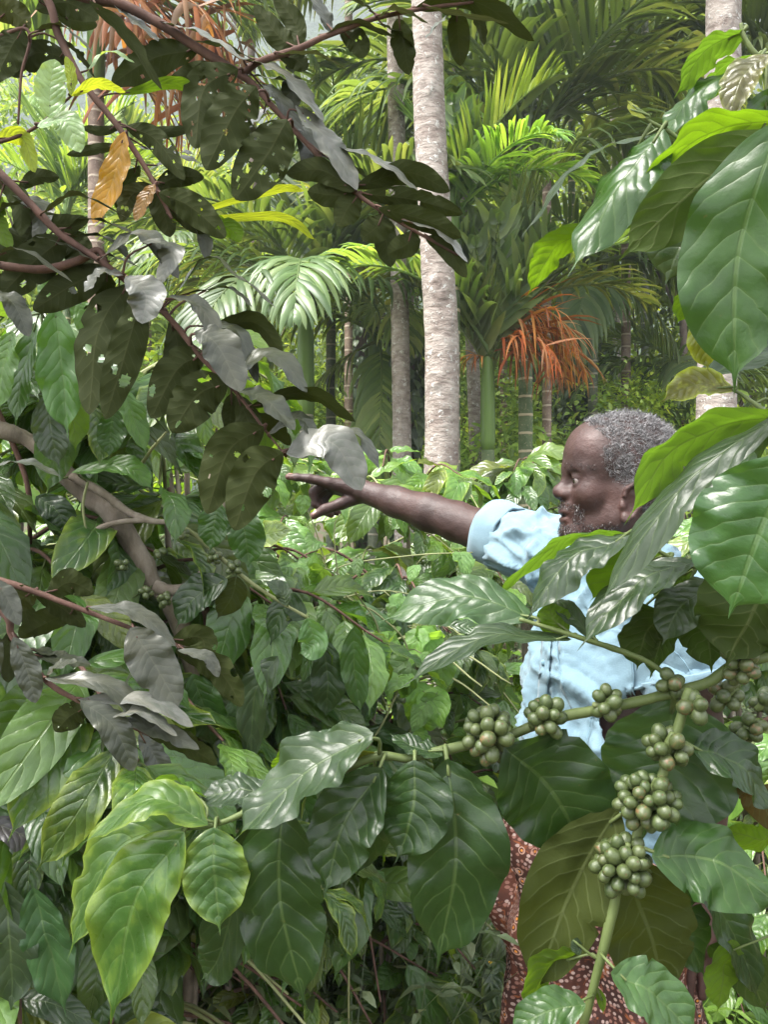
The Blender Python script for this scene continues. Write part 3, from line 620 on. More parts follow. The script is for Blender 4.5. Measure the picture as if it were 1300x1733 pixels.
def branch_px(plant, pts, d, w, mat='bark_twig', name='branch', bump=0.25, sides=8, n=None):
    """pts [(u,v[,d])]; w [px widths]"""
    q = [P(p[0], p[1], p[2] if len(p) > 2 else d) for p in pts]
    w = np.atleast_1d(w).astype(float)
    n = n or len(q) * 7
    path = catmull(q, n); r = np.interp(np.linspace(0, 1, n), np.linspace(0, 1, len(w)), w) * 0.5 * d / F
    V, f = tube_geo(path, r, sides, bump, int(pts[0][0]))
    part(name, mesh_of(name, V, f, mat=M[mat]), plant)
    return path

# ------------------------------------------------------------------ berries
def berry_mesh():
    nu, nv_ = 14, 10
    V = []; Fc = []
    for i in range(nv_ + 1):
        th = math.pi * i / nv_
        for j in range(nu):
            ph = 2 * math.pi * j / nu
            r = math.sin(th) * (1 - 0.03 * math.cos(2 * ph)); z = math.cos(th) * 1.12
            if i == 0: z -= 0.08
            V.append((r * math.cos(ph), r * math.sin(ph), z))
    for i in range(nv_):
        for j in range(nu): Fc.append((i * nu + j, (i + 1) * nu + j, (i + 1) * nu + (j + 1) % nu, i * nu + (j + 1) % nu))
    return mesh_of('berry', V, Fc, mat=M['berry'])
def berry_material():
    b = NB('green_berry'); tc = b.n('ShaderNodeTexCoord'); oi = b.n('ShaderNodeObjectInfo')
    sp = b.n('ShaderNodeSeparateXYZ'); b.l(tc.outputs['Object'], sp.inputs[0])
    ad = b.n('ShaderNodeVectorMath', operation='ADD'); b.l(tc.outputs['Object'], ad.inputs[0])
    cb = b.n('ShaderNodeCombineXYZ'); b.l(b.math('MULTIPLY', oi.outputs['Random'], 50.0), cb.inputs[0]); b.l(cb.outputs[0], ad.inputs[1])
    n1 = b.noise(ad.outputs[0], 1.3, 3); n2 = b.noise(ad.outputs[0], 9.0, 4)
    c = b.mix(b.smooth(n1.outputs[0], 0.35, 0.65), (0.034, 0.054, 0.016), (0.064, 0.090, 0.030))
    c = b.mix(b.math('MULTIPLY', oi.outputs['Random'], 0.45), c, (0.085, 0.098, 0.036))
    c = b.mix(b.math('MULTIPLY', b.smooth(n2.outputs[0], 0.56, 0.7), 0.5), c, (0.09, 0.09, 0.045))
    rr = b.math('SQRT', b.math('ADD', b.math('POWER', sp.outputs[0], 2.0), b.math('POWER', sp.outputs[1], 2.0)))
    top = b.math('MULTIPLY', b.smooth(sp.outputs[2], 0.8, 0.95), b.math('SUBTRACT', 1.0, b.smooth(rr, 0.07, 0.15)))
    c = b.mix(b.math('MULTIPLY', top, 0.9), c, (0.09, 0.045, 0.025))
    blush = b.math('MULTIPLY', b.smooth(oi.outputs['Random'], 0.8, 0.95), b.smooth(n1.outputs[0], 0.5, 0.7))
    c = b.mix(b.math('MULTIPLY', blush, 0.6), c, (0.22, 0.09, 0.05))
    return b.done(b.pbr(c, 0.34, 0.5, b.bump(n2.outputs[0], 0.15, 0.05)))
M['berry'] = berry_material()
BERRY = berry_mesh()
def berry_cluster(plant, u, v, d, rad_px, n, axis_px, seed, br=12.8, name='berry_cluster'):
    rg = np.random.default_rng(seed); c = P(u, v, d); k = d / F
    ax = unit(np.array((axis_px[0], 0.15, -axis_px[1])))
    r0 = br * k
    A = np.cross(ax, (0, 1, 0.1)); A = unit(A); B = np.cross(ax, A)
    L = rad_px * k; pts = []
    V, f = tube_geo(catmull([c - ax * L * 0.75, c, c + ax * L * 0.75], 9), np.array((.5, .6, .75, .85, .9, .85, .75, .6, .5)) * r0 * 0.8, 8, 0.3, seed)
    node = part(name, mesh_of(name, V, f, mat=M['green_stem']), plant)
    tries = 0
    while len(pts) < n and tries < 9000:
        tries += 1
        q = rg.normal(size=3); q /= np.linalg.norm(q)
        rr = rg.uniform(0.72, 1.0)
        p = (ax * q[0] * 0.95 + A * q[1] + B * q[2]) * (L - r0 * 0.7) * rr
        if abs(q[0]) > 0.93: continue
        r = r0 * rg.uniform(0.82, 1.1)
        if all(np.linalg.norm(p - o) > (r + ro) * 0.80 for o, ro in pts): pts.append((p, r))
    for p, r in pts:
        dr = unit(p + ax * 0.2 * np.dot(p, ax) + rg.normal(size=3) * L * 0.12)
        Mx = Matrix.Translation(Vector(c + p)) @ Vector(dr).to_track_quat('Z', 'Y').to_matrix().to_4x4() @ Matrix.Rotation(rg.uniform(0, 6.28), 4, 'Z') @ Matrix.Diagonal((r, r * rg.uniform(0.92, 1.0), r * rg.uniform(0.98, 1.12), 1))
        part('berry', BERRY, node, Mx)

# ------------------------------------------------------------------ the coffee plant in front with berries
DK = (0.018, 0.042, 0.012); MD = (0.030, 0.074, 0.016); LT = (0.058, 0.128, 0.024); BR = (0.085, 0.175, 0.015); GY = (0.032, 0.054, 0.028); OL = (0.032, 0.042, 0.009)  # BR has backlight and GY sky sheen put into the blade colour
cp = thing('coffee_plant', 'coffee plant hung with clusters of green berries in front of the blue shirt', 'plant', (0.52, 0.62, 0))
paths = []
paths.append(branch_px(cp, [(1480, 1560, .66), (1440, 1330, .66), (1385, 1100, .66), (1360, 800, .62), (1350, 400, .6), (1345, 60, .58), (1330, -40, .58)], .62, [40, 34, 26, 18, 12], 'bark_coffee', 'stem'))
tr_ = [P(1480, 1560, .66), P(1500, 2000, .67), np.array((0.52, 0.64, -0.03))]
V_, f_ = tube_geo(catmull(tr_, 12), np.linspace(0.0095, 0.016, 12), 10, 0.3, 3)
part('trunk', mesh_of('trunk', V_, f_, mat=M['bark_coffee']), cp)
main = branch_px(cp, [(1385, 1100, .655), (1300, 1112), (1240, 1128), (1190, 1158), (1060, 1192), (940, 1216), (850, 1248), (750, 1270), (690, 1283), (640, 1280), (560, 1312), (470, 1348), (375, 1392), (312, 1402)], .62, [21, 20, 18, 17, 15, 12, 8], 'green_stem', sides=9)
sec = branch_px(cp, [(1168, 1166), (1142, 1250), (1112, 1340), (1078, 1412), (1056, 1480), (1044, 1515), (1036, 1548), (1015, 1630), (1000, 1690), (980, 1760)], .6, [18, 16, 15, 14, 17, 15, 14], 'green_stem', sides=9)
thi = branch_px(cp, [(1138, 1150), (1100, 1122), (1060, 1105), (1010, 1088), (940, 1066), (880, 1048)], .62, [9, 9, 11, 8, 7], 'green_stem')
up1 = branch_px(cp, [(1352, 520, .6), (1300, 390, .57), (1240, 330, .57), (1150, 236, .57), (1100, 205, .57), (1078, 184, .57)], .57, [12, 9, 7, 5], 'green_stem')
up2 = branch_px(cp, [(1346, 120, .58), (1290, 100, .57), (1262, 66, .57), (1255, 40, .57)], .57, [12, 9, 6], 'green_stem')
up3 = branch_px(cp, [(1360, 800, .62), (1320, 720, .58), (1262, 672, .6), (1240, 660, .6)], .6, [12, 8, 5], 'green_stem')
up4 = branch_px(cp, [(1380, 1000, .66), (1290, 975, .64), (1215, 968, .63), (1150, 950, .63), (1065, 905, .63)], .63, [14, 9, 6], 'green_stem')
side = branch_px(cp, [(1385, 1140, .66), (1320, 1205, .65), (1270, 1235, .65), (1215, 1285, .65)], .65, [14, 10, 8], 'bark_twig')
paths += [main, sec, thi, up1, up2, up3, up4, side]
for (u, v, r, n, ax, d, s) in ((828, 1242, 50, 34, (-1, .25), .61, 1), (925, 1214, 38, 18, (-1, .2), .61, 2), (1028, 1190, 31, 11, (-1, .2), .61, 3), (1136, 1156, 27, 8, (-1, .2), .615, 4),
                               (1252, 1126, 37, 18, (-1, .4), .615, 5), (1228, 1176, 32, 13, (-1, .6), .64, 6), (1178, 1196, 27, 7, (-.3, 1), .595, 7), (1130, 1268, 41, 15, (-.3, 1), .595, 8),
                               (1097, 1356, 56, 40, (-.35, 1), .595, 9), (1055, 1464, 53, 38, (-.2, 1), .595, 10), (1268, 1232, 30, 12, (-1, .8), .65, 11), (1296, 1190, 25, 9, (-1, .8), .655, 12), (1222, 1276, 24, 6, (-1, .8), .65, 13)):
    berry_cluster(cp, u, v, d, r, n, ax, s)
HL = lambda *a, **k: hero_leaf(cp, paths, *a, **k)
# leaves over the man, on the upright stem
HL([(1322, 205), (1250, 430), (1243, 672)], 205, (-.25, 1, .35), .50, .02, MD, fold=.12, cup=.1)
HL([(1330, 200), (1165, 242), (1016, 430)], 104, (-.35, -.55, .85), .54, .04, BR, fold=-.2, wave=.09)
HL([(1310, 225), (1180, 318), (1042, 446)], 128, (-.25, -1, -.1), .525, .03, (0.032, 0.066, 0.014), fold=-.1, wave=.06)
HL([(1125, 218), (1058, 300), (958, 472)], 122, (-.35, .75, .7), .56, .0, MD, fold=-.10, cup=.25)
HL([(1120, 222), (985, 268), (880, 405)], 70, (-.7, .25, .8), .58, .02, GY, fold=-.15)
HL([(1264, 52), (1193, 88), (1140, 170)], 66, (-.4, -.6, .7), .57, .03, LT, fold=-.25)
HL([(1285, 98), (1180, 160), (1108, 245)], 100, (-.4, .65, .7), .57, .03, MD, fold=-.12)
HL([(1300, 90), (1230, 112), (1170, 190)], 66, (-.4, -.5, .8), .575, .05, LT, fold=-.2)
HL([(1300, 92), (1258, 128), (1232, 208)], 66, (-.3, .8, .55), .55, .0, (0.075, 0.07, 0.028), fold=.1, ok=.8)
HL([(1300, 150), (1290, 230), (1270, 330)], 110, (.1, .9, .5), .56, .02, MD)
HL([(1290, 300), (1165, 395), (1125, 485)], 135, (-.2, .8, .6), .62, .03, GY, cup=.2)
HL([(1000, 385), (935, 428), (893, 502)], 66, (-.4, -.7, .6), .6, .02, BR)
HL([(1240, 380), (1172, 480), (1143, 558)], 80, (-.5, -.7, .5), .56, .02, BR, fold=-.2)
HL([(1225, 505), (1192, 570), (1200, 630)], 56, (-.5, .6, .2), .57, .01, (0.11, 0.13, 0.02), ok=.5)
HL([(1242, 661), (1180, 652), (1117, 682)], 60, (0, .85, .55), .6, .01, (0.10, 0.10, 0.025), ok=.15, fold=.3, quilt=.012)
HL([(1330, 700), (1148, 752), (1056, 890)], 132, (-.35, -.7, .7), .57, .03, LT, fold=-.22)
HL([(1325, 700), (1150, 830), (1002, 1045)], 92, (-.65, .5, .6), .54, .02, GY, fold=-.2, quilt=.006)
HL([(1345, 770), (1285, 905), (1233, 1048)], 230, (-.25, 1, .4), .47, .02, (0.036, 0.088, 0.028), fold=.1, cup=.12)
HL([(1330, 940), (1275, 1035), (1225, 1130)], 190, (0, -1, .15), .58, .02, DK)
HL([(1330, 1010), (1290, 1060), (1215, 1110)], 150, (0, -1, .3), .60, .02, DK)
HL([(1220, 980), (1200, 1060), (1205, 1140)], 100, (0, -1, .2), .62, .02, DK)
HL([(1320, 690), (1290, 760), (1200, 800)], 90, (0, .6, .8), .6, .05, MD)
HL([(1180, 640), (1300, 600), (1370, 640)], 80, (0, .6, .8), .65, .05, DK, attach=False)
# young bud at the end of the shoot
HL([(1092, 200), (1075, 182), (1060, 168)], 14, (0, .7, .7), .57, 0, (0.22, 0.24, 0.03), nt=10, ns=4)
HL([(1094, 200), (1072, 188), (1062, 172)], 12, (0, .9, .2), .568, 0, (0.2, 0.23, 0.03), nt=10, ns=4)
# middle sprig across the shirt
HL([(905, 1048), (775, 1008), (640, 1054)], 100, (.05, .75, .65), .63, .03, (0.045, 0.09, 0.035), quilt=.014, fold=-.12)
HL([(968, 1082), (815, 1082), (670, 1168)], 68, (-.1, .35, .9), .62, -.02, GY, quilt=.006)
HL([(1068, 906), (965, 950), (890, 1052)], 92, (-.2, .5, .85), .62, .0, GY, quilt=.008, fold=-.1)
HL([(1068, 904), (950, 915), (825, 1022)], 74, (-.3, -.45, .85), .64, .03, LT, fold=-.2)
HL([(1128, 944), (1058, 955), (994, 1024)], 110, (-.2, -.8, .55), .64, .02, BR)
HL([(1176, 950), (1075, 992), (976, 1104)], 92, (-.15, .5, .85), .61, -.01, GY, quilt=.007)
HL([(1220, 985), (1155, 1025), (1120, 1094)], 84, (-.1, .55, .8), .61, .0, GY)
HL([(1125, 1030), (1092, 1080), (1078, 1136)], 78, (0, -.9, .4), .63, .02, DK)
HL([(1010, 1088), (955, 1030), (915, 1022)], 46, (0, .5, .8), .62, .03, GY)
HL([(960, 1074), (938, 1048), (925, 1015)], 56, (0, -.9, .4), .63, .0, BR)
HL([(1150, 1040), (1120, 1080), (1100, 1150)], 60, (0, -.9, .3), .635, .02, DK)
HL([(1110, 1030), (1045, 1040), (990, 1075)], 50, (0, -.6, .7), .64, .02, DK)
HL([(1180, 960), (1140, 985), (1125, 1040)], 60, (0, -.8, .5), .65, .02, DK)
# around the berry branch
HL([(757, 1284), (772, 1450), (738, 1648)], 166, (0, 1, .12), .605, .0, DK, fold=.07, bulge=.01)
HL([(702, 1286), (700, 1370), (667, 1464)], 124, (-.2, .85, .6), .60, -.01, DK, cup=.2, quilt=.012)
HL([(648, 1300), (583, 1395), (547, 1524)], 122, (-.25, .9, .45), .60, -.01, DK, quilt=.012)
HL([(640, 1300), (630, 1390), (600, 1490)], 90, (.3, .8, .3), .66, .02, DK)
HL([(750, 1280), (705, 1264), (655, 1240)], 52, (0, .35, 1), .61, .02, DK)
HL([(854, 1264), (935, 1340), (1000, 1462)], 200, (-.1, 1, .15), .60, .03, DK, fold=.1)
HL([(1140, 1180), (1128, 1290), (1085, 1425)], 235, (-.15, 1, .3), .64, .0, (0.034, 0.07, 0.028), fold=.08, cup=.1)
HL([(1150, 1235), (1196, 1330), (1196, 1418)], 120, (.35, .8, .2), .65, .02, DK)
HL([(1046, 1368), (968, 1510), (898, 1700)], 146, (.30, -1, .15), .615, .0, OL, fold=-.25, quilt=.010)
HL([(1052, 1455), (1095, 1565), (1130, 1695)], 165, (-.1, -1, .1), .63, .02, OL, fold=-.1)
HL([(1104, 1450), (1205, 1455), (1335, 1545)], 140, (.1, .85, .6), .585, .0, MD, fold=-.1)
HL([(1172, 1268), (1245, 1292), (1318, 1385)], 110, (.35, .65, .65), .60, .0, DK)
HL([(1118, 1470), (1152, 1560), (1196, 1660)], 100, (.3, .8, .2), .65, .02, DK)
HL([(1185, 1490), (1245, 1580), (1285, 1700)], 95, (.4, .7, .3), .66, .02, DK)
HL([(1240, 1590), (1226, 1650), (1214, 1714)], 76, (-.2, -.8, .5), .66, .02, BR)
HL([(1200, 1600), (1260, 1640), (1300, 1720)], 80, (-.2, -.8, .5), .68, .02, DK, attach=False)
HL([(1034, 1646), (1110, 1684), (1195, 1770)], 104, (.1, .75, .7), .575, .0, (0.05, 0.105, 0.035))
HL([(992, 1700), (925, 1712), (855, 1750)], 72, (0, .7, .75), .585, .0, MD)
HL([(985, 1614), (930, 1638), (884, 1715)], 86, (-.2, -.7, .6), .61, .0, BR)
HL([(983, 1616), (975, 1600), (978, 1584)], 22, (.2, .8, .5), .6, .0, GY, nt=12, ns=6)
HL([(1006, 1668), (1018, 1690), (1022, 1718)], 16, (0, -.7, .6), .6, .0, BR, nt=12, ns=6)
HL([(1250, 1330), (1285, 1350), (1320, 1420)], 60, (0, -.8, .5), .63, .0, (0.06, 0.03, 0.02))
HL([(1320, 1400), (1280, 1420), (1215, 1400)], 80, (0, -.8, .5), .66, .0, BR, attach=False)
# the tip of the branch with broad drooping leaves
HL([(478, 1364), (474, 1520), (520, 1712)], 154, (0, 1, .15), .61, .0, DK, fold=.08)
HL([(361, 1400), (363, 1480), (372, 1584)], 114, (0, .85, .6), .60, -.01, (0.042, 0.092, 0.028), ok=.75, cup=.15, quilt=.009)
HL([(312, 1408), (228, 1530), (186, 1740)], 138, (-.15, 1, .35), .60, .0, (0.040, 0.095, 0.02), ok=.72, fold=.06)
HL([(332, 1394), (195, 1440), (112, 1630)], 106, (-.35, .8, .5), .63, .01, (0.04, 0.09, 0.018), ok=.7)
HL([(352, 1396), (262, 1352), (136, 1428)], 86, (-.1, .42, .9), .61, .0, (0.05, 0.105, 0.02), ok=.7, quilt=.010)
HL([(350, 1350), (285, 1322), (205, 1378)], 64, (-.1, -.4, .9), .64, .02, LT)
HL([(632, 1240), (510, 1308), (383, 1432)], 118, (-.15, .6, .8), .595, -.01, (0.036, 0.064, 0.028), quilt=.012, wave=.14, twist=.4)
HL([(632, 1242), (570, 1262), (492, 1275)], 70, (-.05, .75, .7), .61, .0, (0.042, 0.075, 0.034))
HL([(545, 1262), (490, 1285), (458, 1314)], 50, (-.1, -.7, .6), .62, .0, BR)
HL([(640, 1278), (580, 1285), (545, 1296)], 46, (0, -.8, .6), .62, .0, OL, ok=.5)
HL([(470, 1346), (395, 1338), (330, 1352)], 74, (0, .5, .85), .64, .01, GY)
HL([(430, 1372), (376, 1600), (338, 1664)], 84, (-.3, .8, .2), .66, .02, DK)
HL([(455, 1356), (440, 1500), (420, 1640)], 100, (-.3, .8, .2), .67, .02, DK)
HL([(560, 1312), (590, 1380), (610, 1470)], 80, (.3, .8, .3), .67, .02, DK)
# ------------------------------------------------------------------ overhanging tree with dull grey leaves, eaten by insects
gt = thing('leafy_tree', 'tree with dull grey insect-eaten leaves on reddish brown branches overhanging the coffee', 'tree', (-0.86, 0.95, 0))
SV = (0.115, 0.118, 0.106); G1 = (0.038, 0.044, 0.027); G2 = (0.054, 0.058, 0.042); G3 = (0.032, 0.041, 0.019); OV = (0.036, 0.046, 0.010); DV = (0.024, 0.032, 0.009)  # SV puts sky sheen, DV the shade of undersides, into the blade colour
gp = []
trunk_pts = [np.array((-0.86, 0.95, -0.03)), np.array((-0.85, 0.95, 0.5)), np.array((-0.80, .93, 1.1)), np.array((-0.76, .90, 1.5)), np.array((-0.70, .88, 1.95)), np.array((-.62, .88, 2.35))]
V_, f_ = tube_geo(catmull(trunk_pts, 40), np.interp(np.linspace(0, 1, 40), [0, .6, 1], [.035, .026, .012]), 12, 0.25, 5)
part('trunk', mesh_of('trunk', V_, f_, mat=M['bark_twig']), gt); gp.append(catmull(trunk_pts, 200))
def gb(pts, d, w): c = branch_px(gt, pts, d, w, 'bark_twig'); gp.append(c); return c
gb([(-480, -620, .88), (-200, -240, .87), (20, -60), (130, -8), (200, 6), (270, 40), (340, 85), (400, 122), (430, 145), (470, 190), (540, 265), (600, 325), (680, 378), (775, 432)], .85, [26, 22, 19, 17, 15, 12, 9, 7, 4])
gb([(412, 124), (440, 104), (500, 84), (560, 58), (640, 30), (720, 14), (800, 4)], .85, [12, 11, 8, 5])
gb([(-480, -640, .9), (-120, -220, .87), (60, -30), (100, 62), (140, 140), (200, 215), (246, 285), (270, 330), (290, 370)], .84, [20, 15, 12, 9, 5])
gb([(-420, -60, .88), (-160, 150, .84), (-10, 285), (60, 355), (100, 395), (180, 450), (280, 532), (340, 605), (400, 665), (450, 730), (484, 772)], .80, [20, 15, 13, 12, 10, 8, 5, 3])
gb([(-420, 380, .9), (-150, 430, .83), (-10, 448), (70, 456), (130, 442), (165, 424), (182, 450)], .81, [20, 16, 14, 9])
gb([(-440, 880, .92), (-200, 930, .86), (-10, 980), (60, 1002), (150, 1036), (230, 1066), (310, 1095)], .85, [18, 14, 10, 8, 4])
gb([(-420, 700, .92), (-150, 900, .86), (0, 1032), (20, 1076), (75, 1150), (130, 1185), (190, 1215), (255, 1246)], .83, [18, 14, 11, 8, 4])
gb([(-300, -60, .87), (-60, 60), (45, 50), (35, 130), (30, 210)], .86, [10, 7, 5, 4])
gb([(-330, 60, .87), (-100, 260), (0, 240), (60, 215), (120, 162)], .80, [9, 7, 6, 4])
def GL(p, w, n, d, col, **k):
    k.setdefault('nt', 28); k.setdefault('ns', 10); k.setdefault('fold', .12); k.setdefault('wave', .07); k.setdefault('quilt', .0007)
    if k.get('holes'): k['nt'], k['ns'] = 60, 26
    hero_leaf(gt, gp, p, w * .88, n, d, col=col, mat=k.pop('mat', 'grey'), prof=k.pop('prof', 'blunt'), nv=11, vk=2.0, stem='bark_twig', **k)
UP = (.1, .5, .85); UN = (0, -1, .35); UE = (0, .25, 1)
